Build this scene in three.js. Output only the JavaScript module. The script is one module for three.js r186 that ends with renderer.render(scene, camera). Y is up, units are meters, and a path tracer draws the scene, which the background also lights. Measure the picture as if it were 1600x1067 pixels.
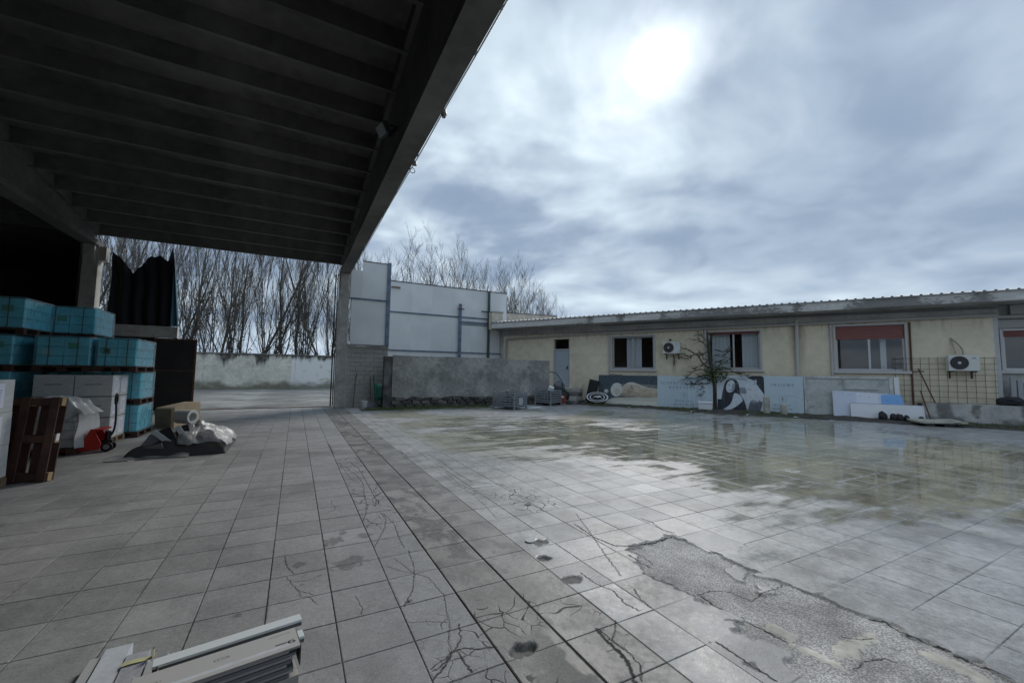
import * as THREE from 'three';
import { mergeGeometries } from 'three/addons/utils/BufferGeometryUtils.js';
import { RoundedBoxGeometry } from 'three/addons/geometries/RoundedBoxGeometry.js';

// ------------------------------------------------------------------ camera, sky, sun, exposure
const V = (x, y, z) => new THREE.Vector3(x, y, z);
const YAW = 0.4848, PITCH = 0.07612, ROLL = 0.01332, EYE = V(0, 1.6, 0);
const fwd = V(Math.sin(YAW) * Math.cos(PITCH), Math.sin(PITCH), -Math.cos(YAW) * Math.cos(PITCH));
const right0 = V(Math.cos(YAW), 0, Math.sin(YAW)), up0 = right0.clone().cross(fwd);
const upv = up0.clone().multiplyScalar(Math.cos(ROLL)).addScaledVector(right0, -Math.sin(ROLL));
const scene = new THREE.Scene();
const camera = new THREE.PerspectiveCamera(79.64, 1024 / 682, 0.05, 900);
camera.position.copy(EYE); camera.up.copy(upv); camera.lookAt(EYE.clone().add(fwd));
const renderer = new THREE.WebGLRenderer({ antialias: true });
renderer.toneMapping = THREE.LinearToneMapping;
renderer.toneMappingExposure = 3.1;
renderer.shadowMap.enabled = true;

// seeded randomness and value noise
function rng(s) { return () => { s = (s + 0x6d2b79f5) | 0; let t = Math.imul(s ^ (s >>> 15), 1 | s); t = (t + Math.imul(t ^ (t >>> 7), 61 | t)) ^ t; return ((t ^ (t >>> 14)) >>> 0) / 4294967296; }; }
const R0 = rng(77), NT = new Float32Array(65536); for (let i = 0; i < 65536; i++) NT[i] = R0();
const sst = (a, b, x) => { x = (x - a) / (b - a); x = x < 0 ? 0 : x > 1 ? 1 : x; return x * x * (3 - 2 * x); };
const mix = (a, b, t) => a + (b - a) * t, clamp = (x, a = 0, b = 1) => (x < a ? a : x > b ? b : x);
function vn(x, y) {
  const ix = Math.floor(x), iy = Math.floor(y); let fx = x - ix, fy = y - iy; fx = fx * fx * (3 - 2 * fx); fy = fy * fy * (3 - 2 * fy);
  const a = (iy & 255) << 8, b = ((iy + 1) & 255) << 8, c = ix & 255, d = (ix + 1) & 255;
  const p = NT[a | c], q = NT[a | d], r = NT[b | c], s = NT[b | d];
  return p + (q - p) * fx + (r - p) * fy + (p - q - r + s) * fx * fy;
}
function fbm(x, y, o = 4) { let s = 0, a = 0.5, n = 0; for (let i = 0; i < o; i++) { s += a * vn(x, y); n += a; a *= 0.5; x = x * 2.03 + 17.3; y = y * 2.03 + 9.1; } return s / n; }
const hsh = (i, j) => NT[((i * 73 + j * 157 + 11) & 65535)];

const SUN = V(0.573, 0.607, -0.55).normalize();
{
  const W = 2048, H = 1024, d = new Float32Array(W * H * 4);
  const B = V(0.33, 0.42, -0.84).normalize(), Dk = V(0.80, 0.36, -0.48).normalize();
  for (let j = 0; j < H; j++) {
    const el = ((j + 0.5) / H - 0.5) * Math.PI, sy = Math.sin(el), cy = Math.cos(el);
    for (let i = 0; i < W; i++) {
      const az = ((i + 0.5) / W - 0.5) * 2 * Math.PI, x = Math.cos(az) * cy, z = Math.sin(az) * cy, o = (j * W + i) * 4;
      let r, g, b;
      if (sy < -0.03) { r = 0.14; g = 0.14; b = 0.14; } else {
        const k = 1 / (Math.max(sy, 0) + 0.16), px = x * k, pz = z * k;
        const wx = fbm(px * 0.9 + 5, pz * 0.9 + 2, 4) - 0.5, wz = fbm(px * 0.9 + 31, pz * 0.9 + 12, 4) - 0.5;
        const big = fbm(px * 0.7 + wx * 1.1 + 3.3, pz * 0.7 + wz * 1.1 + 8.1, 3), c = fbm(px * 1.7 + wx * 1.6 + 40, pz * 1.9 + wz * 1.6, 6), fine = fbm(px * 5 + wx * 3, pz * 5 + wz * 3 + 7, 5);
        const aS = Math.acos(clamp(x * SUN.x + sy * SUN.y + z * SUN.z, -1, 1)) * 57.3, aB = Math.acos(clamp(x * B.x + sy * B.y + z * B.z, -1, 1)) * 57.3, aD = Math.acos(clamp(x * Dk.x + sy * Dk.y + z * Dk.z, -1, 1)) * 57.3;
        const nearSun = Math.exp(-((aS / 20) ** 2)), bz = Math.exp(-((aB / 19) ** 2));
        let t = 0.18 + 0.4 * (big - 0.5) + (0.42 + 0.65 * bz + 0.3 * nearSun) * (c - 0.5) + (0.22 + 0.75 * bz + 0.35 * nearSun) * (fine - 0.5);
        t += 0.18 * bz + 0.12 * nearSun - 0.10 * Math.exp(-((aD / 17) ** 2));
        const st = fbm(px * 0.55 + pz * 0.5 + 3, (pz - px * 0.4) * 1.7 + wz * 2, 5);
        t += 1.1 * Math.exp(-(((el * 57.3 - 7) / 8) ** 2)) * (st - 0.46);
        t = t < 0.08 ? 0.08 * Math.exp((t - 0.08) * 6) : Math.min(t, 1);
        const veil = fbm(px * 7 + wx * 5 + 3, pz * 7 + wz * 5 + 1, 5) - 0.5, hole = (c - 0.47) * 5 + veil * 6, core = Math.exp(-((Math.max(0, aS + hole) / 1.55) ** 2)) * 2.4 + Math.exp(-(((aS + hole * 1.6) / 7) ** 2)) * 0.13;
        const over = 1 + 1.2 * sst(0.74, 1.45, el); // an overcast sky is brightest overhead; strengthened above the view to lift the walls
        r = mix(0.088, 0.345, t) * over + core; g = mix(0.118, 0.395, t) * over + core; b = mix(0.165, 0.42, t) * over + core * 0.97;
      }
      d[o] = r; d[o + 1] = g; d[o + 2] = b; d[o + 3] = 1;
    }
  }
  const t = new THREE.DataTexture(d, W, H, THREE.RGBAFormat, THREE.FloatType);
  t.mapping = THREE.EquirectangularReflectionMapping; t.magFilter = t.minFilter = THREE.LinearFilter; t.needsUpdate = true;
  scene.background = t; scene.environment = t;
}
const sun = new THREE.DirectionalLight(new THREE.Color(1, 0.96, 0.9), 0.55);
sun.position.copy(SUN).multiplyScalar(80); sun.castShadow = true; sun.shadow.radius = 34; sun.shadow.mapSize.set(2048, 2048);
Object.assign(sun.shadow.camera, { left: -45, right: 45, top: 45, bottom: -45, near: 1, far: 220 });
scene.add(sun, sun.target);

// ------------------------------------------------------------------ helpers
const counts = {};
const numbered = (n) => { const k = counts[n] = (counts[n] ?? -1) + 1; return k ? n + '_' + String(k).padStart(3, '0') : n; };
function thing(name, label, category, pos = [0, 0, 0], ry = 0, group) {
  const o = new THREE.Group(); o.name = numbered(name); o.position.set(...pos); o.rotation.y = ry; o.userData = { label, category }; if (group) o.userData.group = group;
  scene.add(o); return o;
}
function fix(o) { o.castShadow = o.receiveShadow = true; return o; }
function metreUV(g) {
  const p = g.attributes.position, n = g.attributes.normal, uv = new Float32Array(p.count * 2);
  for (let i = 0; i < p.count; i++) {
    const ax = Math.abs(n.getX(i)), ay = Math.abs(n.getY(i)), az = Math.abs(n.getZ(i)), x = p.getX(i), y = p.getY(i), z = p.getZ(i);
    if (ay >= ax && ay >= az) { uv[2 * i] = x; uv[2 * i + 1] = z; } else if (ax >= az) { uv[2 * i] = z; uv[2 * i + 1] = y; } else { uv[2 * i] = x; uv[2 * i + 1] = y; }
  }
  g.setAttribute('uv', new THREE.BufferAttribute(uv, 2)); return g;
}
function join(gs) {
  gs = [].concat(gs).map((g) => { g = g.index ? g.toNonIndexed() : g; for (const k of Object.keys(g.attributes)) if (!['position', 'normal', 'uv'].includes(k)) g.deleteAttribute(k); if (!g.attributes.uv) g.setAttribute('uv', new THREE.BufferAttribute(new Float32Array(g.attributes.position.count * 2), 2)); return g; });
  return gs.length > 1 ? mergeGeometries(gs) : gs[0];
}
function part(name, gs, mat, parent = scene, keepUV = false, label) {
  const g = join(gs); if (!keepUV) metreUV(g);
  const m = fix(new THREE.Mesh(g, mat)); m.name = parent === scene ? numbered(name) : name; parent.add(m); if (label) m.userData.label = label; return m;
}
function solo(name, gs, mat, label, category, group, keepUV) { const m = part(name, gs, mat, scene, keepUV); m.userData = { label, category }; if (group) m.userData.group = group; return m; }
function struct(name, gs, mat, keepUV) { const m = part(name, gs, mat, scene, keepUV); m.userData.kind = 'structure'; return m; }
const rot = (g, rx, ry, rz) => { if (rx) g.rotateX(rx); if (rz) g.rotateZ(rz); if (ry) g.rotateY(ry); return g; };
function bx(w, h, d, x = 0, y = 0, z = 0, rx = 0, ry = 0, rz = 0) { return rot(new THREE.BoxGeometry(w, h, d), rx, ry, rz).translate(x, y, z); }
function rb(w, h, d, x = 0, y = 0, z = 0, r = 0.01, rx = 0, ry = 0, rz = 0, seg = 1) { return rot(new RoundedBoxGeometry(w, h, d, seg, Math.min(r, w / 2.01, h / 2.01, d / 2.01)), rx, ry, rz).translate(x, y, z); }
function b2(x0, x1, y0, y1, z0, z1, r = 0) { return r ? rb(x1 - x0, y1 - y0, z1 - z0, (x0 + x1) / 2, (y0 + y1) / 2, (z0 + z1) / 2, r) : bx(x1 - x0, y1 - y0, z1 - z0, (x0 + x1) / 2, (y0 + y1) / 2, (z0 + z1) / 2); }
function cy(r1, r2, h, x, y, z, rx = 0, rz = 0, ry = 0, s = 16) { return rot(new THREE.CylinderGeometry(r1, r2, h, s), rx, ry, rz).translate(x, y, z); }
function tube(pts, r, seg = 12, rs = 6) { return new THREE.TubeGeometry(new THREE.CatmullRomCurve3(pts.map((p) => V(...p))), seg, r, rs); }
function bar(a, b, r, s = 6, r2 = r) { const A = V(...a), B = V(...b), d = B.clone().sub(A), L = d.length(), g = new THREE.CylinderGeometry(r2, r, L, s); g.applyQuaternion(new THREE.Quaternion().setFromUnitVectors(V(0, 1, 0), d.normalize())); const m = A.add(B).multiplyScalar(0.5); return g.translate(m.x, m.y, m.z); }
function prismX(pts, x0, x1) { const s = new THREE.Shape(pts.map(([z, y]) => new THREE.Vector2(-z, y))); return new THREE.ExtrudeGeometry(s, { depth: x1 - x0, bevelEnabled: false }).rotateY(Math.PI / 2).translate(x0, 0, 0); }
function grid(nu, nv, f) { // f(u,v) -> [x,y,z]
  const p = [], ix = []; for (let j = 0; j <= nv; j++) for (let i = 0; i <= nu; i++) p.push(...f(i / nu, j / nv));
  for (let j = 0; j < nv; j++) for (let i = 0; i < nu; i++) { const a = j * (nu + 1) + i, b = a + 1, c = a + nu + 1, d = c + 1; ix.push(a, b, d, a, d, c); }
  const g = new THREE.BufferGeometry(); g.setAttribute('position', new THREE.Float32BufferAttribute(p, 3)); g.setIndex(ix); g.computeVertexNormals(); return g;
}
function dtex(W, H, f, srgb = true) {
  const d = new Uint8Array(W * H * 4), c = [0, 0, 0];
  for (let j = 0; j < H; j++) for (let i = 0; i < W; i++) { f(i / W, j / H, c); const o = (j * W + i) * 4; for (let k = 0; k < 3; k++) { let v = clamp(c[k]); if (srgb) v = v <= 0.0031308 ? v * 12.92 : 1.055 * Math.pow(v, 1 / 2.4) - 0.055; d[o + k] = v * 255 + 0.5; } d[o + 3] = 255; }
  const t = new THREE.DataTexture(d, W, H); t.wrapS = t.wrapT = THREE.RepeatWrapping; t.magFilter = THREE.LinearFilter; t.minFilter = THREE.LinearMipmapLinearFilter; t.generateMipmaps = true; if (srgb) t.colorSpace = THREE.SRGBColorSpace; t.needsUpdate = true; return t;
}
// tileable fbm on [0,1)^2 with integer base period
function tfbm(u, v, p, o, s = 0) { let a = 0.5, t = 0, n = 0; for (let k = 0; k < o; k++) { const x = u * p, y = v * p, ix = Math.floor(x), iy = Math.floor(y); let fx = x - ix, fy = y - iy; fx = fx * fx * (3 - 2 * fx); fy = fy * fy * (3 - 2 * fy); const h = (i, j) => NT[((((j % p) + s) & 255) << 8) | (((i % p) + s * 3) & 255)]; t += a * mix(mix(h(ix, iy), h(ix + 1, iy), fx), mix(h(ix, iy + 1), h(ix + 1, iy + 1), fx), fy); n += a; a *= 0.5; p *= 2; s += 7; } return t / n; }
const rep = (t, m) => { t.repeat.set(1 / m, 1 / m); return t; };
const noisePool = {}, bumpPool = {};
function surf(base, { m = 3, var1 = 0.5, var2 = 0.35, rough = 0.85, bump = 0.003, n = 512, seed = 1, stain, metal = 0, spots = 0 } = {}) {
  const lum = (c) => (c[0] + c[1] + c[2]) / 3, sr = stain ? Math.round(5 * lum(stain) / lum(base)) / 5 : 1, v1 = Math.round(var1 * 5) / 5, v2 = Math.round(var2 * 5) / 5, sd = stain ? seed % 3 : seed % 2, key = [v1, v2, sr, sd, spots].join();
  const src = noisePool[key] ??= dtex(512, 512, (u, v, c) => {
    const a = tfbm(u, v, 4, 4, sd * 13 + 1), b = tfbm(u, v, 24, 4, sd * 11 + 9), f = tfbm(u, v, 96, 2, 40), s = spots ? sst(1 - spots, 1, tfbm(u, v, 48, 2, sd + 5)) : 0;
    let k = (1 + v1 * (a - 0.5) + v2 * (b - 0.5) + 0.3 * v2 * (f - 0.5)) * (1 - 0.6 * s); if (stain) k *= mix(1, sr, sst(0.5, 0.72, tfbm(u, v, 5, 5, sd * 17 + 20)));
    c[0] = c[1] = c[2] = k * 0.7;
  });
  const col = rep(src.clone(), m), bm = rep((bumpPool[n] ??= dtex(n, n, (u, v, c) => { c[0] = c[1] = c[2] = 0.5 * tfbm(u, v, 32, 4, 2) + 0.5 * tfbm(u, v, 6, 3, 4); }, false)).clone(), m);
  col.offset.set((seed * 0.37) % 1, (seed * 0.61) % 1);
  return new THREE.MeshStandardMaterial({ color: new THREE.Color().setRGB(base[0] / 0.7, base[1] / 0.7, base[2] / 0.7), map: col, bumpMap: bm, bumpScale: bump, roughness: rough, metalness: metal });
}
const flat = (r, g, b, rough = 0.6, metal = 0, o = {}) => new THREE.MeshStandardMaterial({ color: new THREE.Color().setRGB(r, g, b), roughness: rough, metalness: metal, ...o });
function canvasTex(w, h, draw) { const c = document.createElement('canvas'); c.width = w; c.height = h; draw(c.getContext('2d'), w, h); const t = new THREE.CanvasTexture(c); t.colorSpace = THREE.SRGBColorSpace; return t; }

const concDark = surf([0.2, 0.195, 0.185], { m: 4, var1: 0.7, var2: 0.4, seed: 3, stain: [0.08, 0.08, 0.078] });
const concCanopyShaded = surf([0.145, 0.141, 0.134], { m: 4, var1: 0.7, var2: 0.4, seed: 3, stain: [0.11, 0.108, 0.104] });  // concDark toned down, shade under the roof put into the colour
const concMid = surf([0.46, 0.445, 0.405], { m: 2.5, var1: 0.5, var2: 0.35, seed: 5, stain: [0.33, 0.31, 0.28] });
const concFascia = surf([0.34, 0.335, 0.32], { m: 3.2, var1: 0.6, var2: 0.4, seed: 8, stain: [0.10, 0.098, 0.095] });
const render1 = surf([0.20, 0.193, 0.18], { m: 3, var1: 0.45, var2: 0.5, seed: 11, bump: 0.012, stain: [0.15, 0.145, 0.135] });
const black = flat(0.012, 0.012, 0.013, 0.7), blackGloss = flat(0.012, 0.012, 0.014, 0.35), darkMetal = flat(0.035, 0.035, 0.037, 0.5, 0.3), greyMetal = flat(0.33, 0.34, 0.36, 0.45, 0.6), steel = flat(0.30, 0.31, 0.33, 0.4, 0.8), white = flat(0.72, 0.73, 0.74, 0.5), rust = surf([0.12, 0.06, 0.035], { m: 0.6, seed: 14, rough: 0.9, n: 256 });

// ------------------------------------------------------------------ ground
const GX = 0.303, GS = 0.401, GXR = 4.25, GZ = -2.53, GZS = 0.404;
const CR = [[3,0.97,-3.79,0.94,-3.5,0.91,-3.34,0.84,-3.12,0.76,-2.97,0.73,-2.92],[2,0.91,-3.34,0.99,-3.24,1.02,-2.94,0.97,-2.74,0.95,-2.61,0.89,-2.46,0.86,-2.34],[5,0.86,-2.34,0.94,-2.34,1.02,-2.29,1.11,-2.27],[5,0.86,-2.34,0.8,-2.25,0.71,-2.18],[5,0.9,-2.32,0.9,-2.23,0.91,-2.14],[4,0.72,-2.26,0.81,-2.3,0.89,-2.35,0.95,-2.42,1.0,-2.57],[3,0.81,-2.28,0.89,-2.27,0.98,-2.29],[4,0.72,-2.24,0.78,-2.26,0.86,-2.31],[2,0.74,-3.56,0.82,-3.43,0.91,-3.34],[2,0.82,-3.68,0.87,-3.5,0.91,-3.34],[1.5,0.71,-2.73,0.84,-2.68,0.95,-2.61],[3,0.73,-7.58,0.81,-7.45,0.85,-7.15,0.9,-6.79,0.92,-6.47,0.92,-6.18,0.86,-5.71,0.83,-5.29,0.78,-4.98,0.71,-4.69],[4,0.92,-7.8,0.99,-7.27,0.99,-6.74,0.98,-6.16,0.97,-5.78,0.96,-5.38,0.91,-5.16],[3,0.93,-4.91,0.94,-4.66,0.89,-4.45,0.78,-4.17,0.71,-3.99],[3,0.95,-4.86,0.99,-4.48,0.96,-4.14,0.95,-3.87],[2,0.32,-5.12,0.47,-5.22,0.49,-5.35,0.45,-5.47,0.47,-5.62],[2,0.73,-7.03,0.82,-6.9,0.92,-7.03,1.04,-7.06],[2,0.72,-6.56,0.82,-6.59,0.97,-6.68],[3,0.71,-9.87,0.71,-9.25,0.72,-8.7],[2,0.74,-7.57,0.78,-7.18,0.78,-6.84,0.81,-6.52,0.88,-6.27],[5,1.94,-8.52,1.94,-7.83],[2,1.94,-7.83,2.17,-7.65,2.32,-7.74],[5,2.34,-7.9,2.38,-7.25,2.34,-6.23,2.36,-5.7,2.52,-5.53,2.7,-5.36],[3,2.7,-5.36,2.69,-5.01,2.69,-4.77],[2,2.09,-6.35,2.09,-5.68,2.14,-5.19,2.09,-4.56,2.03,-4.17],[2,2.09,-6.96,2.2,-6.42,2.13,-5.53,2.22,-5.4],[6,2.71,-3.64,2.67,-3.3,2.72,-3.05,2.84,-2.97,3.11,-2.94,3.39,-2.97],[4,3.48,-3.48,3.51,-3.35,3.44,-3.13,3.49,-3.02],[3,2.57,-2.53,2.6,-2.4,2.63,-2.25,2.63,-2.14],[6,2.7,-2.11,2.68,-1.99,2.7,-1.84,2.71,-1.68,2.72,-1.53],[3,2.69,-2.13,2.84,-2.12,2.95,-2.05,2.97,-1.9,3.12,-1.92,3.23,-1.91,3.42,-1.93],[9,1.75,-2.14,1.73,-2.03,1.73,-1.9,1.71,-1.81,1.66,-1.72,1.63,-1.68],[3,1.76,-2.14,1.76,-1.98,1.78,-1.87,1.76,-1.77,1.68,-1.68],[5,2.32,-1.71,2.32,-1.59,2.31,-1.49,2.32,-1.42,2.32,-1.36],[3,2.11,-2.77,2.11,-2.57,2.16,-2.44,2.12,-2.27,2.14,-2.16],[2,2.32,-2.39,2.26,-2.27,2.24,-2.15],[4,2.79,-2.9,2.81,-2.78,2.77,-2.63],[4,2.7,-2.85,2.69,-2.7,2.71,-2.59],[2,2.92,-3.92,2.71,-3.39,2.52,-2.96,2.37,-2.58],[2,1.92,-2.15,1.85,-2.07,1.77,-2.01,1.77,-1.91],[3,-0.01,-4.12,0.01,-3.92,0.06,-3.76],[2,0.01,-3.72,0.09,-3.47,0.19,-3.35],[1.5,0.09,-3.47,0.11,-3.36,0.16,-3.34,0.2,-3.22],[1.5,0.45,-3.2,0.47,-3.05,0.46,-2.95],[1.5,0.07,-3.61,0.16,-3.59,0.26,-3.65],[6,3.47,-1.41,3.51,-1.34,3.46,-1.21,3.49,-1.03],[5,3.47,-1.01,3.48,-0.92,3.48,-0.84,3.47,-0.78],[4,2.94,-1.23,3.07,-1.19,3.1,-1.14],[3,2.8,-1.22,2.93,-1.23],[3,3.09,-1.4,3.13,-1.34,3.24,-1.29]];
const POLY = [2.84,-2.97,3.12,-2.94,3.4,-2.98,3.44,-2.74,3.44,-2.48,3.43,-2.12,3.42,-1.93,3.5,-1.72,3.47,-1.5,3.51,-1.34,3.47,-1.21,3.49,-1.03,3.49,-0.92,3.46,-0.77,3.26,-0.71,2.21,-1.25,2.32,-1.36,2.32,-1.59,2.33,-1.71,2.58,-1.74,2.62,-1.83,2.63,-2.14,2.6,-2.41,2.57,-2.53];
const CREAM = [[2.84,-1.34,2.98,-1.38,3.15,-1.35,3.31,-1.34,3.23,-1.28,3.06,-1.28,2.94,-1.26,2.83,-1.31],[3.31,-1.12,3.4,-1.09,3.42,-0.99,3.38,-0.85,3.35,-0.83,3.29,-0.86,3.31,-0.96,3.3,-1.07],[2.73,-1.5,2.77,-1.44,2.79,-1.28,2.76,-1.25,2.73,-1.31,2.71,-1.41],[2.82,-1.7,2.84,-1.65,2.84,-1.52,2.75,-1.52,2.73,-1.65]];
function inPoly(P, x, z) { let c = false; for (let i = 0, j = P.length - 2; i < P.length; j = i, i += 2) { if ((P[i + 1] > z) !== (P[j + 1] > z) && x < ((P[j] - P[i]) * (z - P[i + 1])) / (P[j + 1] - P[i + 1]) + P[i]) c = !c; } return c; }
function edgeDist(P, x, z) { let m = 9; for (let i = 0, j = P.length - 2; i < P.length; j = i, i += 2) { const ax = P[j], az = P[j + 1], dx = P[i] - ax, dz = P[i + 1] - az; const t = clamp(((x - ax) * dx + (z - az) * dz) / (dx * dx + dz * dz + 1e-9)); const d = Math.hypot(x - ax - dx * t, z - az - dz * t); if (d < m) m = d; } return m; }
let patchD = -9;
function patchAmount(x, z) { patchD = -9; // 1 inside the broken-out area, 0 outside, with a ragged edge
  if (x < 2 || x > 3.8 || z < -3.2 || z > -0.5) return 0;
  const d = edgeDist(POLY, x, z) * (inPoly(POLY, x, z) ? 1 : -1) + (fbm(x * 14, z * 14, 3) - 0.5) * 0.13 - 0.3 * sst(0.57, 0.66, fbm(x * 3.4 + 2, z * 3.4 + 6, 3)); patchD = d; return sst(-0.008, 0.012, d);
}
const HOLES = [[1.245, -2.175, 0.085, 0.055, 0.03], [1.985, -3.12, 0.06, 0.05, 0.02], [1.99, -2.71, 0.10, 0.06, 0.012], [2.14, -3.42, 0.09, 0.06, 0.015], [0.77, -2.97, 0.025, 0.02, 0.012]];
function holeAmount(x, z) { let m = 0; for (const [hx, hz, a, b, d] of HOLES) { if (Math.abs(x - hx) > 0.25 || Math.abs(z - hz) > 0.25) continue; const q = Math.hypot((x - hx) / a, (z - hz) / b) + (fbm(x * 22, z * 22, 3) - 0.5) * 0.9; m = Math.max(m, d * sst(1.05, 0.75, q)); } return m; }
function heightAt(x, z) { const p = patchAmount(x, z); let h = 0; if (p > 0) h -= p * (0.012 + 0.008 * (fbm(x * 30, z * 30, 3) - 0.5)); for (const C of CREAM) if (p > 0.5 && inPoly(C, x, z)) h += 0.006; return h - holeAmount(x, z); }
// worley-like pebbles
function pebble(x, z) { const ix = Math.floor(x), iz = Math.floor(z); let m = 9, id = 0; for (let a = -1; a < 2; a++) for (let b = -1; b < 2; b++) { const h = hsh(ix + a, iz + b), g = hsh(ix + a + 91, iz + b + 37), d = Math.hypot(ix + a + h - x, iz + b + g - z); if (d < m) { m = d; id = h * 7.3 + g; } } return [m, id - Math.floor(id)]; }
function alligator(x, z) { // edge lines of an irregular cell pattern
  const wx = x + (fbm(x * 5, z * 5, 2) - 0.5) * 0.25, wz = z + (fbm(x * 5 + 9, z * 5 + 4, 2) - 0.5) * 0.25, X = wx * 7.5, Z = wz * 4.6, ix = Math.floor(X), iz = Math.floor(Z); let a = 9, b = 9;
  for (let i = -1; i < 2; i++) for (let j = -1; j < 2; j++) { const d = Math.hypot(ix + i + hsh(ix + i, iz + j) - X, iz + j + hsh(ix + i + 91, iz + j + 37) - Z); if (d < a) { b = a; a = d; } else if (d < b) b = d; } return b - a;
}
function netCrack(x, z) {
  let m = 0; if (x > 0.7 && x < 1.108 && z < -4.4 && z > -8.8) m = sst(0.34, 0.46, fbm(x * 2 + 3, z * 1.1 + 1, 3) + 0.1 * sst(0.7, 0.9, x)); else if (x > 0.7 && x < 1.9 && z > -2.75 && z < -1.6) m = sst(0.45, 0.58, fbm(x * 2.4 + 8, z * 2.4, 3)); else if (x > 1.93 && x < 3 && z < -3.2 && z > -8) m = sst(0.55, 0.65, fbm(x * 1.9 + 5, z * 1.3 + 2, 3));
  if (m <= 0) return 0; const w = (0.02 + 0.045 * m * vn(x * 9, z * 9)) * (z < -4 ? 1.5 : 0.8); return sst(w, w * 0.4, alligator(x, z)) * m;
}
const GO = { r: 0, g: 0, b: 0, rough: 0.8, h: 0.5 };
function ground(x, z, near, crack) {
  const R = x > 1.913, cx = R ? (x - GXR) / GS : (x - GX) / GS, cz = (z - GZ) / GZS, ix = Math.floor(cx) + (R ? 200 : 0), iz = Math.floor(cz);
  const fx = cx - Math.floor(cx), fz = cz - Math.floor(cz), jx = Math.min(fx, 1 - fx) * GS, jz = Math.min(fz, 1 - fz) * GZS, tone = hsh(ix, iz);
  const n1 = fbm(x * 0.9 + 3, z * 0.9, 4), n2 = fbm(x * 5 + 9, z * 5, 4), n3 = fbm(x * 34, z * 34, 3), n4 = near ? vn(x * 190, z * 190) : 0.5, nw = fbm(x * 0.42 + 11, z * 0.42 + 4, 4), streak = fbm(x * 1.6 + 2, z * 5.2, 4);
  const outT = sst(0.9, 2.0, x + (n1 - 0.5) * 1.5 - 0.15) , tiled = sst(-21, -18, z + (n1 - 0.5) * 2);
  const strip = x > 1.108 && x < 1.913 ? 1 : 0;
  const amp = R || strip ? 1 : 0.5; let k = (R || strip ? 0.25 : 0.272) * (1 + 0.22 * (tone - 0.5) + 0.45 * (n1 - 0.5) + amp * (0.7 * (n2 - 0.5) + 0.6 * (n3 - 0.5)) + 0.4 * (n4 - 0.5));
  { const gr = sst(0.52, 0.74, fbm(x * 2.6 + 31, z * 2.6 + 8, 5)) * (0.35 + 0.65 * n3) * (R ? 0.42 : 0.2); k *= 1 - gr; }
  let r = k * 1.01, g = k * 1.0, b = k * 0.965, rough = 0.78 + 0.2 * (n2 - 0.5), h = 0.62 + 0.10 * (n3 - 0.5) + 0.07 * (n4 - 0.5);
  if (x < -1.2) { const d = 0.88 + 0.12 * sst(-4, -1.2, x + (n1 - 0.5) * 2.5); r *= d; g *= d; b *= d; } // darker towards the pallets
  if (strip) { const m = sst(0.43, 0.58, fbm(x * 8, z * 5.5, 5)), m2 = sst(0.4, 0.62, n1), sp = sst(0.45, 0.65, n3), inner = x < 1.51 ? 1 : 0.7, f = 1.06 - inner * (0.06 + 0.46 * m * (0.4 + 0.6 * m2) + 0.22 * sp); r *= f * 1.03; g *= f; b *= f * 0.95; rough = mix(0.72, 0.5, m); h += 0.08 * (n3 - 0.5); }
  // old dark spots
  for (const [sx, sz, sr] of [[0.4, -4.3, 0.13], [0.66, -4.33, 0.09], [0.45, -3.77, 0.14], [0.5, -4.45, 0.06], [0.1, -3.9, 0.05], [0.12, -3.55, 0.03], [-0.25, -3.3, 0.05], [1.2, -6.2, 0.14]]) { const q = Math.hypot(x - sx, (z - sz) * 0.9); if (q < sr * 2) { const s = sst(0.9, 0.5, q / sr + (n2 - 0.5) * 1.6 + (n3 - .5) * .8) * 0.42; r *= 1 - s; g *= 1 - s; b *= 1 - s; } }
  // moisture
  let wet = outT * (0.55 + 0.75 * (nw - 0.35) + 0.35 * (streak - 0.5) + 0.25 * (tone - 0.5));
  wet = clamp(wet + outT * sst(3.5, 7, x) * 0.3 - sst(-15, -18, z + (n1 - 0.5) * 3) * 0.25);
  let bias = 0.30 * Math.exp(-(((x - 10) / 5.5) ** 2) - (((z + 5.2) / 4.6) ** 2)) + 0.2 * Math.exp(-(((x - 10.5) / 3.6) ** 2) - (((z + 3.6) / 2.6) ** 2)) + 0.17 * Math.exp(-(((x - 7) / 4) ** 2) - (((z + 9.5) / 4) ** 2)) + 0.12 * Math.exp(-(((x - 14) / 3) ** 2) - (((z + 10) / 5) ** 2));
  let pud = sst(0.47, 0.63, nw * 0.42 + streak * 0.30 + 0.05 * tone + 0.05 * (n2 - 0.5) + bias - 0.005) * sst(2.6, 4.2, x + (n1 - .5) * 2);
  const ridge = Math.max(sst(0.06, 0.01, jx + (n3 - 0.5) * 0.06) * 0.62 * sst(0.4, 0.6, vn(x * 1.1 + 70, z * 1.1)), sst(0.05, 0.01, jz) * 0.6 * (hsh(ix + 7, iz) > 0.55 ? 1 : 0.1));
  pud *= 1 - ridge; wet = Math.max(wet, pud);
  const patch = near ? patchAmount(x, z) : 0, lip = patchD > -0.035 && near ? sst(0.035, 0.012, Math.abs(patchD)) : 0;
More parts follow.
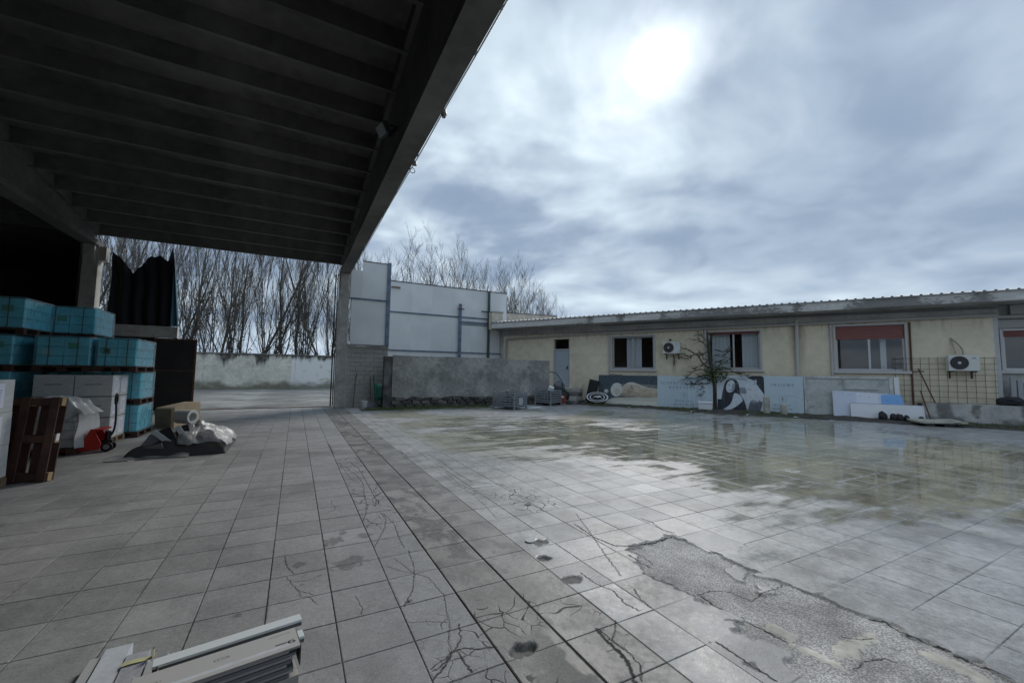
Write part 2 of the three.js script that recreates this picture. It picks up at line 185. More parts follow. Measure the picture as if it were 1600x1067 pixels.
  if (patch > 0) {
    const [pd, id] = pebble(x * 95, z * 95), inC = CREAM.some((C) => edgeDist(C, x, z) * (inPoly(C, x, z) ? 1 : -1) + (n3 - 0.5) * 0.06 > 0);
    let q = inC ? 0.42 * (0.85 + 0.4 * (n3 - 0.5)) : pd < 0.5 ? mix(0.2, 0.44, id) : 0.17; q *= 1 + 0.9 * (n2 - 0.5) + 0.7 * (n1 - 0.5);
    r = mix(r, q * 1.05, patch); g = mix(g, q, patch); b = mix(b, q * (inC ? 0.84 : 0.93), patch);
    h = mix(h, inC ? 0.62 : 0.5 + 0.18 * sst(0.6, 0.1, pd), patch); rough = mix(rough, 0.8, patch); wet = mix(wet, 0.12, patch); pud *= 1 - patch;
  }
  // wet concrete is darker and smoother; standing water lies flat; open yard colour lifted to stand for sky reflection
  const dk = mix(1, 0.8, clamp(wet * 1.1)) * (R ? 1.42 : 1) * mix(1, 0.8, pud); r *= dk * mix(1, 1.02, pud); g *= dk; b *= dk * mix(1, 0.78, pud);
  rough = mix(rough, mix(0.58, 0.36, sst(0.4, 1.0, wet)) + 0.2 * (n3 - 0.5), sst(0.05, 0.42, wet)); rough = mix(rough, 0.07, pud);
  h = mix(h, 0.62, pud * 0.96);
  // algae and silt in the low ground by the walls
  const al = sst(0.46, 0.62, fbm(x * 0.55 + 21, z * 0.8 + 3, 4) + 0.22 * Math.exp(-(((x - 4) / 2.2) ** 2) - (((z + 13) / 4.5) ** 2)) - 0.06) * sst(2.2, 3.2, x) * sst(-5, -9, z);
  r = mix(r, 0.165 * (0.7 + 0.6 * n2), al * 0.75); g = mix(g, 0.158 * (0.7 + 0.6 * n2), al * 0.75); b = mix(b, 0.092 * (0.7 + 0.6 * n2), al * 0.75);
  // earth washed against the joints
  const jd = Math.min(jx, jz) + (n3 - 0.5) * 0.008, gut = x > 0.9 && x < 2.1 ? Math.max(0, 1 - Math.abs(x - 1.507) / 0.012, (1 - Math.abs(x - 1.108) / 0.009) * 0.8) : 0, jw = (R ? 0.004 : 0.005) * (0.6 + 0.8 * hsh(ix + (jx < jz ? (fx < 0.5 ? 0 : 1) : 40), iz + (jx < jz ? 0 : (fz < 0.5 ? 0 : 1)))), dirt = sst(jw + 0.005, jw - 0.002, jd) * tiled * (1 - patch) * (R ? 0.55 * sst(0.35, 0.6, vn(x * 2.3 + 50, z * 2.3))   : 0.56 * (0.35 + 0.65 * sst(0.25, 0.6, vn(x * 1.9, z * 1.9 + 20))) * (0.55 + 0.45 * sst(-2.4, -0.6, x))) * (near ? 1 : 0.9) * (jx < jz ? 1 : 0.75);
  if (gut > 0) { const q = sst(0, 0.5, gut + (n3 - 0.5) * 0.5) * tiled; r = mix(r, 0.03, q); g = mix(g, 0.028, q); b = mix(b, 0.025, q); h -= 0.4 * q; rough = mix(rough, 0.9, q); }
  r = mix(r, 0.045, dirt); g = mix(g, 0.042, dirt); b = mix(b, 0.036, dirt); h -= dirt * 0.25; rough = mix(rough, 0.8, dirt * (1 - pud * 0.6));
  if (lip > 0) { const q = lip * (0.5 + 0.5 * n3); r *= 1 - 0.2 * q; g *= 1 - 0.2 * q; b *= 1 - 0.22 * q; rough = mix(rough, 0.9, Math.min(1, lip * 1.6)); }
  if (near) { const ha = holeAmount(x, z); if (ha > 0.001) { const q = sst(0.001, 0.008, ha) * 0.85, e = 0.10 + 0.10 * (n3 - 0.5) + 0.06 * n4; r = mix(r, e * 1.05, q); g = mix(g, e, q); b = mix(b, e * 0.9, q); rough = mix(rough, 0.92, q); } }
  if (near && !patch) crack = Math.max(crack, netCrack(x, z) * 0.9);
  if (crack) { const c = crack; r = mix(r, 0.028, c); g = mix(g, 0.026, c); b = mix(b, 0.023, c); h -= 0.55 * c; rough = mix(rough, 0.9, c); }
  GO.r = r; GO.g = g; GO.b = b; GO.rough = clamp(rough, 0.03, 1); GO.h = clamp(h);
}
// cracks drawn once as masks
function crackMask(x0, z0, size, n) {
  const c = document.createElement('canvas'); c.width = c.height = n; const g = c.getContext('2d'); g.fillStyle = '#000'; g.fillRect(0, 0, n, n); g.strokeStyle = '#fff'; g.lineCap = 'round';
  const q = rng(5), s = n / size;
  const line = (P, w) => { for (let i = 2; i < P.length; i += 2) { const ax = P[i - 2], az = P[i - 1], bx_ = P[i], bz = P[i + 1], L = Math.hypot(bx_ - ax, bz - az), k = Math.max(2, Math.ceil(L / 0.018)); let px = ax, pz = az; for (let j = 1; j <= k; j++) { const t = j / k, e = j === k ? 0 : 0.016; const x = mix(ax, bx_, t) + (q() - 0.5) * e, z = mix(az, bz, t) + (q() - 0.5) * e; g.lineWidth = Math.max(0.7, w * s * (0.45 + 0.9 * q())); g.globalAlpha = 0.65 + 0.35 * q(); g.beginPath(); g.moveTo((px - x0) * s, (pz - z0) * s); g.lineTo((x - x0) * s, (z - z0) * s); g.stroke(); px = x; pz = z; if (q() < 0.06) { const a = q() * 6.3, l = 0.03 + 0.1 * q(); g.lineWidth = Math.max(0.6, w * s * 0.35); g.globalAlpha = 0.5; g.beginPath(); g.moveTo((x - x0) * s, (z - z0) * s); g.lineTo((x + Math.cos(a) * l * 0.5 + 0.01 - x0) * s, (z + Math.sin(a) * l * 0.5 - z0) * s); g.lineTo((x + Math.cos(a + 0.5) * l - x0) * s, (z + Math.sin(a + 0.5) * l - z0) * s); g.stroke(); } } } };
  for (const [w, ...P] of CR) { line(P, w * 0.0019); line(P, w * 0.001); }
  const d = g.getImageData(0, 0, n, n).data, out = new Uint8Array(n * n); for (let i = 0; i < n * n; i++) out[i] = d[i * 4]; return out;
}
function groundMat(x0, z0, size, n, near) {
  const cm = crackMask(x0, z0, size, n), A = new Uint8Array(n * n * 4), Bm = new Uint8Array(n * n * 4), C = new Uint8Array(n * n * 4), s = size / n;
  const e = (v) => { v = clamp(v); return (v <= 0.0031308 ? v * 12.92 : 1.055 * Math.pow(v, 1 / 2.4) - 0.055) * 255 + 0.5; };
  for (let j = 0; j < n; j++) for (let i = 0; i < n; i++) {
    const o = (j * n + i) * 4; ground(x0 + (i + 0.5) * s, z0 + (j + 0.5) * s, near, cm[j * n + i] / 255);
    A[o] = e(GO.r); A[o + 1] = e(GO.g); A[o + 2] = e(GO.b); Bm[o] = Bm[o + 1] = Bm[o + 2] = GO.rough * 255; C[o] = C[o + 1] = C[o + 2] = GO.h * 255; A[o + 3] = Bm[o + 3] = C[o + 3] = 255;
  }
  const mk = (d, srgb) => { const t = new THREE.DataTexture(d, n, n); t.magFilter = t.minFilter = THREE.LinearFilter; if (srgb) t.colorSpace = THREE.SRGBColorSpace; t.needsUpdate = true; return t; };
  return new THREE.MeshStandardMaterial({ map: mk(A, true), roughnessMap: mk(Bm), roughness: 1, bumpMap: mk(C), bumpScale: near ? 0.008 : 0.006 });
}
const NEAR = { x0: -2.6, z0: -8.4, size: 8 }, FAR = { x0: -10, z0: -26, size: 32 };
const matNear = groundMat(NEAR.x0, NEAR.z0, NEAR.size, 2048, true), matFar = groundMat(FAR.x0, FAR.z0, FAR.size, 2048, false);
const inNear = (x0, x1, z0, z1) => x0 >= NEAR.x0 && x1 <= NEAR.x0 + 8 && z0 >= NEAR.z0 && z1 <= NEAR.z0 + 8;
function setUV(g, F) { const p = g.attributes.position, uv = new Float32Array(p.count * 2); for (let i = 0; i < p.count; i++) { uv[2 * i] = (p.getX(i) - F.x0) / F.size; uv[2 * i + 1] = (p.getZ(i) - F.z0) / F.size; } g.setAttribute('uv', new THREE.BufferAttribute(uv, 2)); return g; }
const yard = new THREE.Group(); yard.name = 'paved_yard'; yard.userData.kind = 'structure'; scene.add(yard);
{
  // slab under the tiles and the ground out to the horizon
  const soil = surf([0.13, 0.125, 0.115], { m: 2, var1: 0.8, var2: 0.5, seed: 31, bump: 0.01 });
  part('bedding', b2(-30, 24, -0.3, -0.05, -19.9, 14), soil, yard);
  const outerMat = surf([0.24, 0.235, 0.215], { m: 5, var1: 0.7, var2: 0.4, seed: 33, bump: 0.006, rough: 0.75, stain: [0.15, 0.148, 0.125] });
  part('lane', b2(-30, 60, -0.3, -0.004, -60, -19.9), outerMat, yard);
  part('field', [b2(-400, -30, -0.3, -0.02, -19.9, 14), b2(24, 400, -0.3, -0.02, -19.9, 14), b2(-400, 400, -0.3, -0.02, 14, 300), b2(-400, -30, -0.3, -0.02, -400, -19.9), b2(60, 400, -0.3, -0.02, -400, -19.9), b2(-30, 60, -0.3, -0.02, -400, -60)], surf([0.09, 0.085, 0.06], { m: 6, seed: 35 }), yard);
  // tiles
  const xs = []; for (let k = -40; GX + k * GS < 1.9; k++) if (GX + k * GS > -15.9) xs.push(GX + k * GS); xs.push(1.913); for (let k = -5; GXR + k * GS < 24; k++) xs.push(GXR + k * GS);
  const zs = []; for (let k = -43; GZ + k * GZS < 13.6; k++) zs.push(GZ + k * GZS); zs[0] = -19.88;
  const wallLine = (x, z) => x * -0.8583 + z * 0.5131; // n coordinate of the office wall
  const tiles = [];
  for (let i = 0; i + 1 < xs.length; i++) for (let j = 0; j + 1 < zs.length; j++) {
    const mx = (xs[i] + xs[i + 1]) / 2, mz = (zs[j] + zs[j + 1]) / 2; if (wallLine(mx, mz) < -20.9) continue;
    const q = V(mx, 0, mz).sub(EYE), dep = q.dot(fwd); let area = 0;
    if (dep > 0.4) { const su = 640 * q.dot(right0) / dep, sv = 640 * q.dot(up0) / dep; if (Math.abs(su) < 850 && Math.abs(sv) < 580) area = 0.16 * 1.6 * 640 * 640 / dep ** 3; }
    tiles.push([i, j, area]);
  }
  tiles.sort((a, b) => b[2] - a[2]);
  const q = rng(12);
  function tileGeo(x0, x1, z0, z1, gap, fine, tilt) {
    const a = x0 + gap, b = x1 - gap, c = z0 + gap, d = z1 - gap, ch = 0.004, t = (x, z) => tilt[0] * (x - (x0 + x1) / 2) + tilt[1] * (z - (z0 + z1) / 2) + tilt[2], D = -0.06;
    if (fine) {
      const N = fine, P = [], I = [];
      for (let j = 0; j <= N; j++) for (let i = 0; i <= N; i++) { let x = mix(x0, x1, i / N), z = mix(z0, z1, j / N); const p = patchAmount(x, z), s = 1 - p; if (i === 0) x += gap * s; if (i === N) x -= gap * s; if (j === 0) z += gap * s; if (j === N) z -= gap * s; P.push(x, heightAt(x, z) + t(x, z) * (1 - p), z); }
      for (let j = 0; j < N; j++) for (let i = 0; i < N; i++) { const k = j * (N + 1) + i; I.push(k, k + N + 1, k + 1, k + 1, k + N + 1, k + N + 2); }
      const ring = []; for (let i = 0; i < N; i++) ring.push(i); for (let j = 0; j < N; j++) ring.push(j * (N + 1) + N); for (let i = N; i > 0; i--) ring.push(N * (N + 1) + i); for (let j = N; j > 0; j--) ring.push(j * (N + 1));
      const base = P.length / 3; for (const k of ring) P.push(P[3 * k], D, P[3 * k + 2]);
      const g0 = new THREE.BufferGeometry(); g0.setAttribute('position', new THREE.Float32BufferAttribute(P.slice(0, base * 3), 3)); g0.setIndex(I); g0.computeVertexNormals();
      const S = [], SI = []; ring.forEach((k, i) => { S.push(P[3 * k], P[3 * k + 1], P[3 * k + 2], P[3 * k], D, P[3 * k + 2]); const a0 = 2 * i, b0 = 2 * ((i + 1) % ring.length); SI.push(a0, b0, a0 + 1, b0, b0 + 1, a0 + 1); });
      const g1 = new THREE.BufferGeometry(); g1.setAttribute('position', new THREE.Float32BufferAttribute(S, 3)); g1.setIndex(SI); g1.computeVertexNormals();
      return join([g0, g1]);
    }
    const P = [], quad = (p, q_, r, s) => P.push(...p, ...q_, ...r, ...p, ...r, ...s);
    const T = [[a + ch, c + ch], [b - ch, c + ch], [b - ch, d - ch], [a + ch, d - ch]].map(([x, z]) => [x, t(x, z), z]), M = [[a, c], [b, c], [b, d], [a, d]].map(([x, z]) => [x, t(x, z) - ch * 0.7, z]), L = M.map(([x, , z]) => [x, D, z]);
    quad(T[0], T[3], T[2], T[1]); for (let i = 0; i < 4; i++) { const k = (i + 1) % 4; quad(T[i], T[k], M[k], M[i]); quad(M[i], M[k], L[k], L[i]); }
    const g = new THREE.BufferGeometry(); g.setAttribute('position', new THREE.Float32BufferAttribute(P, 3)); g.computeVertexNormals(); return g;
  }
  const farN = [], farF = [];
  tiles.forEach(([i, j], n) => {
    const x0 = xs[i], x1 = xs[i + 1], z0 = zs[j], z1 = zs[j + 1], nearT = inNear(x0, x1, z0, z1), R = x0 > 1.9;
    let special = 0; for (let a = 0; a <= 8 && !special; a++) for (let b = 0; b <= 8; b++) { const x = mix(x0, x1, a / 8), z = mix(z0, z1, b / 8); if (patchAmount(x, z) > 0 || holeAmount(x, z) > 0) { special = 1; break; } }
    const am = R ? 0.0022 : 0.0014, tilt = [(q() - 0.5) * am, (q() - 0.5) * am, -q() * (R ? 0.001 : 0.0016)];
    const g = setUV(tileGeo(x0, x1, z0, z1, R ? 0.0004 : 0.0018, special ? 26 : 0, tilt), nearT ? NEAR : FAR);
    if (n < 300) part('paving_tile', g, nearT ? matNear : matFar, yard, true); else (nearT ? farN : farF).push(g);
  });
  if (farN.length) part('paving_tiles', farN, matNear, yard, true).userData.kind = 'stuff';
  part('paving_tiles', farF, matFar, yard, true).userData.kind = 'stuff';
}

// ------------------------------------------------------------------ concrete canopy over the left half of the yard
const ZE = -19.42, RIDGE = -3.6, topY = (z) => 6.62 + 0.128 * ((z < RIDGE ? z : 2 * RIDGE - z) - ZE), ZB = 12.3;
{
  const c = thing('concrete_canopy', 'precast concrete canopy with shade-darkened ribbed roof over the left of the yard', 'canopy', [0, 0, 0]);
  const profile = (lo, hi) => [[ZE, lo(ZE)], [RIDGE, lo(RIDGE)], [ZB, lo(ZB)], [ZB, hi(ZB)], [RIDGE, hi(RIDGE)], [ZE, hi(ZE)]];
  for (const [x0, x1] of [[1.53, 1.93], [-6.72, -6.3]]) {
    const m = (x0 + x1) / 2, g = part('girder', [prismX(profile(() => 6.06, (z) => topY(z) - 0.36), m - 0.08, m + 0.08)], concCanopyShaded, c);
    part('bottom_flange', prismX([[ZE - 0.2, 5.85], [ZB, 5.85], [ZB, 6.02], [ZE - 0.2, 6.02]], x0, x1), concCanopyShaded, g);
    part('haunch', prismX([[ZE, 6.02], [ZB, 6.02], [ZB, 6.08], [ZE, 6.08]], x0 + 0.09, x1 - 0.09), concCanopyShaded, g);
    part('top_flange', prismX(profile((z) => topY(z) - 0.36, (z) => topY(z) - 0.02), x0 + 0.02, x1 - 0.02), concCanopyShaded, g);
    const col = part('column', b2(m - 0.2, m + 0.22, 0, 5.85, ZE - 0.22, ZE + 0.2, 0.015), concMid, c);
    part('corbel', [prismX([[ZE + 0.2, 5.1], [ZE + 0.34, 5.5], [ZE + 0.34, 5.845], [ZE + 0.2, 5.845]], m - 0.15, m + 0.15), b2(m + 0.22, m + 0.4, 5.35, 5.84, ZE - 0.15, ZE + 0.15)], concMid, col);
    part('column', b2(m - 0.2, m + 0.2, 0, 5.85, 11.6, 12.0, 0.015), concMid, c);
  }
  // rib by rib roof: each rib tapers downwards, slabs span between
  for (let z = ZE + 0.12, k = 0; z < ZB; z += 1.06, k++) {
    const y = topY(z), w = 0.09;
    for (const [a, b] of [[-15, -6.55], [-6.45, 1.7]]) {
      const s = new THREE.Shape([[-w * 0.55, y - 0.38], [w * 0.55, y - 0.38], [w, y + 0.02], [-w, y + 0.02]].map((p) => new THREE.Vector2(...p)));
      part('roof_rib', new THREE.ExtrudeGeometry(s, { depth: b - a, bevelEnabled: false }).rotateY(Math.PI / 2).translate(a, 0, z), concCanopyShaded, c);
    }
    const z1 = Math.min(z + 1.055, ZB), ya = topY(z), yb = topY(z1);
    part('roof_slab', prismX([[z + 0.005, ya], [z1, yb], [z1, yb + 0.1], [z + 0.005, ya + 0.1]], -15, 2.02), concCanopyShaded, c);
  }
  part('conduit', [bar([1.46, 0.1, ZE + 0.24], [1.46, 5.8, ZE + 0.24], 0.022), bar([1.4, 0.05, ZE - 0.1], [1.4, 5.85, ZE - 0.1], 0.03)], darkMetal, c);
}
{ // storage bay on the far left; unseen walls set deep and closed to keep it dark
  const w = thing('storage_bay', 'deep unlit storage bay behind the wrapped pallets at the far left', 'building', [0, 0, 0]);
  const dk = surf([0.20, 0.195, 0.185], { m: 3, seed: 41, rough: 0.9, var1: 0.6 });
  part('rear_wall', b2(-26.2, -10.4, 0, 6.9, -31.3, -31), dk, w);
  part('side_wall', b2(-26.4, -26.2, 0, 9, -31.3, ZB + 0.2), dk, w);
  part('inner_wall', bx(0.2, 6.6, 12.2, -8.75, 3.3, -25.4, 0, 0.325), dk, w);
  part('front_wall', b2(-26.2, 1.5, 0, 7.6, 3.6, 3.85), dk, w);
  part('ceiling', [new THREE.ExtrudeGeometry(new THREE.Shape([[-26.4, 31.3], [-10.5, 31.3], [-6.7, 19.5], [-26.4, 19.5]].map((q) => new THREE.Vector2(...q))), { depth: 0.25, bevelEnabled: false }).rotateX(-Math.PI / 2).translate(0, 6.62, 0), prismX([[ZE - 0.04, topY(ZE)], [RIDGE, topY(RIDGE)], [ZB + 0.2, topY(ZB)], [ZB + 0.2, topY(ZB) + 0.12], [RIDGE, topY(RIDGE) + 0.12], [ZE - 0.04, topY(ZE) + 0.12]], -26.4, -15.01)], dk, w);
}
{ // cable along the outer edge of the girder
  const w = thing('edge_cable', 'thin pale cable clipped along the outer edge of the canopy girder', 'cable', [0, 0, 0]);
  const lm = flat(0.5, 0.5, 0.5, 0.5), pts = []; for (let z = -19; z <= 6; z += 1.6) pts.push([1.985 + 0.006 * Math.sin(z * 3), 5.93 + 0.012 * Math.sin(z * 1.7), z]);
  part('wire', tube(pts, 0.011, 80, 5), lm, w);
  for (const z of [-15.2, -11.6, -9.9, -7.9, -6.35, -4.9, -4.1, -2.4]) part('clip', [rb(0.05, 0.07, 0.04, 1.955, 5.93, z, 0.008)], greyMetal, w);
  part('insulator', [cy(0.035, 0.05, 0.08, 1.98, 5.9, -6.3), cy(0.05, 0.03, 0.06, 1.98, 5.84, -6.3)], flat(0.2, 0.18, 0.16, 0.4), w);
  part('insulator', [cy(0.035, 0.05, 0.08, 1.98, 5.9, -8.2)], flat(0.2, 0.18, 0.16, 0.4), w);
  part('ring', new THREE.TorusGeometry(0.055, 0.009, 6, 18).translate(2.0, 5.86, -8.45), steel, w);
}
{
  const f = thing('floodlight', 'small grey floodlight, unlit, fixed to the inner side of the canopy girder', 'lamp', [1.47, 6.5, -8.35], 0.25);
  part('housing', rb(0.1, 0.24, 0.34, -0.12, 0, 0, 0.02, 0, 0, 0.5), flat(0.09, 0.1, 0.11, 0.6), f);
  part('lens', rb(0.02, 0.2, 0.3, -0.172, -0.03, 0, 0.005, 0, 0, 0.5), flat(0.45, 0.5, 0.52, 0.25), f);
  part('bracket', [bx(0.14, 0.03, 0.04, 0.02, 0.06, -0.15), bx(0.14, 0.03, 0.04, 0.02, 0.06, 0.15), bx(0.02, 0.1, 0.36, 0.1, 0.06, 0)], darkMetal, f);
}
// ------------------------------------------------------------------ gate side: lintel, tarpaulins, gate leaf, track
{
  const l = thing('lintel_beam', 'pale concrete lintel beam below the hanging black tarpaulin', 'beam', [-5.05, 2.72, -19.45]);
  part('beam', rb(2.1, 0.42, 0.24, 0, 0.21, 0, 0.015), concMid, l);
  part('end_plate', b2(1.052, 1.075, 0.0, 0.44, -0.13, 0.13), flat(0.55, 0.54, 0.5, 0.8), l);
  const support = solo('gate_post', b2(-4.12, -4.0, 0, 2.718, -19.6, -19.48), darkMetal, 'dark steel post under the free end of the pale concrete lintel', 'post');
  const top = [[-5.97, 5.71], [-5.75, 5.56], [-5.59, 5.29], [-5.42, 5.01], [-5.29, 5.22], [-5.12, 5.48], [-4.94, 5.72], [-4.64, 5.79], [-4.44, 5.6], [-4.37, 5.95], [-4.31, 6.22], [-4.22, 5.6]];
  const ty = (x) => { for (let i = 1; i < top.length; i++) if (x <= top[i][0]) { const a = top[i - 1], b = top[i]; return mix(a[1], b[1], (x - a[0]) / (b[0] - a[0])); } return top[top.length - 1][1]; };
  const sheet = (x0, x1, dz, amp) => { const f = (s) => (u, v) => { const x = mix(x0, x1, u), y1 = ty(x) + 0.05 * (vn(x * 21, 3) - 0.5), y = mix(3.08, y1, v); return [x + 0.02 * Math.sin(y * 3), y, -19.5 + dz + s + amp * Math.sin(x * 17 + y * 0.8) + amp * 0.7 * (vn(x * 5, y * 1.3) - 0.5)]; }; const a = grid(60, 24, f(0.008)), b = grid(60, 24, f(-0.008)); b.index.array.reverse(); b.computeVertexNormals(); return [a, b]; };
  solo('black_tarpaulin', sheet(-6.0, -4.22, 0, 0.05), flat(0.008, 0.008, 0.014, 0.75), 'torn black tarpaulin hanging in folds above the concrete lintel', 'tarpaulin');
  const blue = (u, v) => [mix(-4.24, mix(-3.98, -4.2, v), u), mix(3.16, 5.5, v), -19.44 + 0.05 * Math.sin(u * 9 + v)];
  const bb = (u, v) => { const p = blue(u, v); p[2] -= 0.012; return p; }; const b2g = grid(20, 16, bb); b2g.index.array.reverse(); b2g.computeVertexNormals();
  const bt = thing('blue_curtain', 'narrow gathered blue plastic curtain at the right edge of the black tarpaulin', 'curtain');
  part('fabric', [grid(20, 16, blue), b2g], flat(0.08, 0.2, 0.26, 0.5), bt);
  part('tie_rope', bar([-4.2, 5.5, -19.45], [-4.18, 6.25, -19.42], 0.01), flat(0.3, 0.3, 0.28), bt);
  const g = thing('gate_leaf', 'dark brown sheet-metal gate leaf standing open beside the pallets', 'gate', [-4.62, 0, -19.3], 0.06);
  const bm = surf([0.022, 0.017, 0.015], { m: 2, seed: 44, rough: 0.7, n: 256 });
  part('panel', b2(0.05, 1.2, 1.53, 2.64, -0.02, 0.02), bm, g); part('panel', b2(0.05, 1.2, 0.1, 1.49, -0.02, 0.02), bm, g);
  part('frame', [b2(0, 0.05, 0.05, 2.7, -0.03, 0.03), b2(1.2, 1.26, 0.05, 2.7, -0.03, 0.03), b2(0.05, 1.2, 2.64, 2.7, -0.03, 0.03), b2(0.05, 1.2, 0.05, 0.1, -0.03, 0.03), b2(0.05, 1.2, 1.49, 1.53, -0.028, 0.028)], rust, g);
  part('wheel', cy(0.06, 0.06, 0.04, 0.2, 0.05, 0, Math.PI / 2), darkMetal, g); part('wheel', cy(0.06, 0.06, 0.04, 1.05, 0.05, 0, Math.PI / 2), darkMetal, g);
  const g2 = thing('gate_leaf', 'dark closed gate leaf under the concrete lintel, behind the wrapped pallets', 'gate', [-6.05, 0, -19.4]);
  part('panel', b2(0, 1.4, 0.06, 2.718, -0.03, 0.01), bm, g2); part('frame', [b2(0, 1.42, 0.0, 0.06, -0.04, 0.02), b2(1.4, 1.44, 0.06, 2.718, -0.04, 0.02)], rust, g2);
  solo('gate_track', [b2(-6, 1.5, -0.02, 0.022, -19.9, -19.84), b2(-6, 1.5, -0.02, 0.012, -19.96, -19.9), b2(-6, 1.5, -0.02, 0.012, -19.84, -19.78)], rust, 'rusty steel gate track laid across the ground of the gateway', 'rail');
}
// ------------------------------------------------------------------ boundary wall behind the gate
{
  const w = thing('boundary_wall', 'weathered plastered boundary wall with flaking white paint beyond the gateway', 'wall', [0, 0, 0]);
  const n = 1024, tex = dtex(n, 512, (u, v, c) => { // 16 m by 3 m
    const x = u * 16 - 10.5, y = v * 3, a = fbm(x * 1.3, y * 1.9, 5), b = fbm(x * 6, y * 6, 4), st = fbm(x * 2.2, y * 0.5, 4);
    let k = 0.72 * (1 + 0.45 * (a - 0.5) + 0.45 * (b - 0.5)); let r = k, g = k * 0.97, bl = k * 0.84;
    const paint = sst(-0.35, -0.3, x) * sst(0.40, 0.52, fbm(x * 1.9 + 8, y * 2.6, 5) + 0.12 - 0.25 * sst(2.2, 2.9, y)); r = mix(r, 0.86, paint); g = mix(g, 0.86, paint); bl = mix(bl, 0.84, paint);
    const top = sst(2.2, 2.85, y + (st - 0.5) * 1.9), moss = sst(0.75, 0.1, y + (a - 0.5) * 0.9); const dk = clamp(top * (0.5 + b * 0.8)); r = mix(r, 0.07, dk); g = mix(g, 0.068, dk); bl = mix(bl, 0.06, dk);
    r = mix(r, 0.13, moss * 0.8); g = mix(g, 0.125, moss * 0.8); bl = mix(bl, 0.07, moss * 0.8);
    const cr = sst(0.025, 0.0, Math.abs(((x + 0.3 * a + 20) % 3.1) - 1.5)) * 0.4; c[0] = r * (1 - cr); c[1] = g * (1 - cr); c[2] = bl * (1 - cr);
  });
  const m = new THREE.MeshStandardMaterial({ map: tex, roughness: 0.92 });
  const g = b2(-16, 5.5, 0, 2.78, -39.3, -39), p = g.attributes.position, uv = g.attributes.uv; for (let i = 0; i < p.count; i++) uv.setXY(i, (p.getX(i) + 10.5) / 16, p.getY(i) / 3);
  part('rendered_wall', g, m, w, true); part('coping', b2(-16, 5.5, 2.78, 2.88, -39.36, -38.94, 0.02), concDark, w);
  
}
const b2w = b2;
// ------------------------------------------------------------------ concrete block wall and white sheet panels right of the column
{
  const bw = thing('block_wall', 'low grey concrete block wall between the canopy column and the white panels', 'wall', [1.96, 0, -19.5]);
  const q = rng(21), mats = [0, 1, 2].map((i) => surf([0.35 + 0.015 * i, 0.34 + 0.015 * i, 0.31 + 0.014 * i], { m: 1.1, seed: 60 + i, n: 256, bump: 0.008, var1: 0.6 }));
  const bg = rb(0.392, 0.192, 0.2, 0, 0, 0, 0.008);
  for (let r = 0; r < 13; r++) for (let k = 0; k < 5; k++) { const off = r % 2 ? -0.2 : 0; let x0 = Math.max(0, k * 0.4 + off), x1 = Math.min(1.76, k * 0.4 + 0.4 + off); if (x1 - x0 < 0.08) continue; const m = part('block', x1 - x0 > 0.395 ? bg.clone() : rb(x1 - x0 - 0.008, 0.192, 0.2, 0, 0, 0, 0.008), mats[Math.floor(q() * 3)], bw); m.position.set((x0 + x1) / 2, r * 0.2 + 0.1, (q() - 0.5) * 0.006); }
  part('mortar', b2(0.002, 1.755, 0, 2.58, -0.09, 0.093), flat(0.16, 0.155, 0.145, 0.95), bw);
  part('capping', b2(-0.05, 1.8, 2.6, 2.72, -0.16, 0.14, 0.015), concMid, bw);
}
const panelMat = surf([0.70, 0.715, 0.70], { m: 3, var1: 0.12, var2: 0.05, seed: 70, rough: 0.5, bump: 0.0008 }), panelMat2 = surf([0.685, 0.70, 0.685], { m: 3, var1: 0.12, var2: 0.05, seed: 72, rough: 0.5, bump: 0.0008 }), blueSteel = surf([0.13, 0.18, 0.25], { m: 1, var1: 0.5, seed: 74, rough: 0.5, n: 256, stain: [0.13, 0.1, 0.1] });
{
  const p = thing('panel_screen', 'tall narrow white sheet screen with blue steel post on the block wall', 'panel wall', [0, 0, 0]);
  part('panel', b2(2.06, 3.56, 2.76, 4.77, -19.3, -19.24), panelMat, p); part('panel', b2(2.48, 3.56, 4.84, 6.53, -19.3, -19.24), panelMat, p); part('panel', b2(2.0, 2.478, 4.84, 6.1, -19.3, -19.24), panelMat2, p);
  part('rail', b2(1.96, 3.56, 4.77, 4.84, -19.31, -19.2), blueSteel, p); part('sill', b2(1.96, 3.56, 2.722, 2.76, -19.34, -19.18), darkMetal, p);
  part('post', b2(3.56, 3.72, 2.722, 6.6, -19.36, -19.16), blueSteel, p);
  part('top_cap', b2(2.48, 3.56, 6.53, 6.56, -19.32, -19.22), darkMetal, p);
}
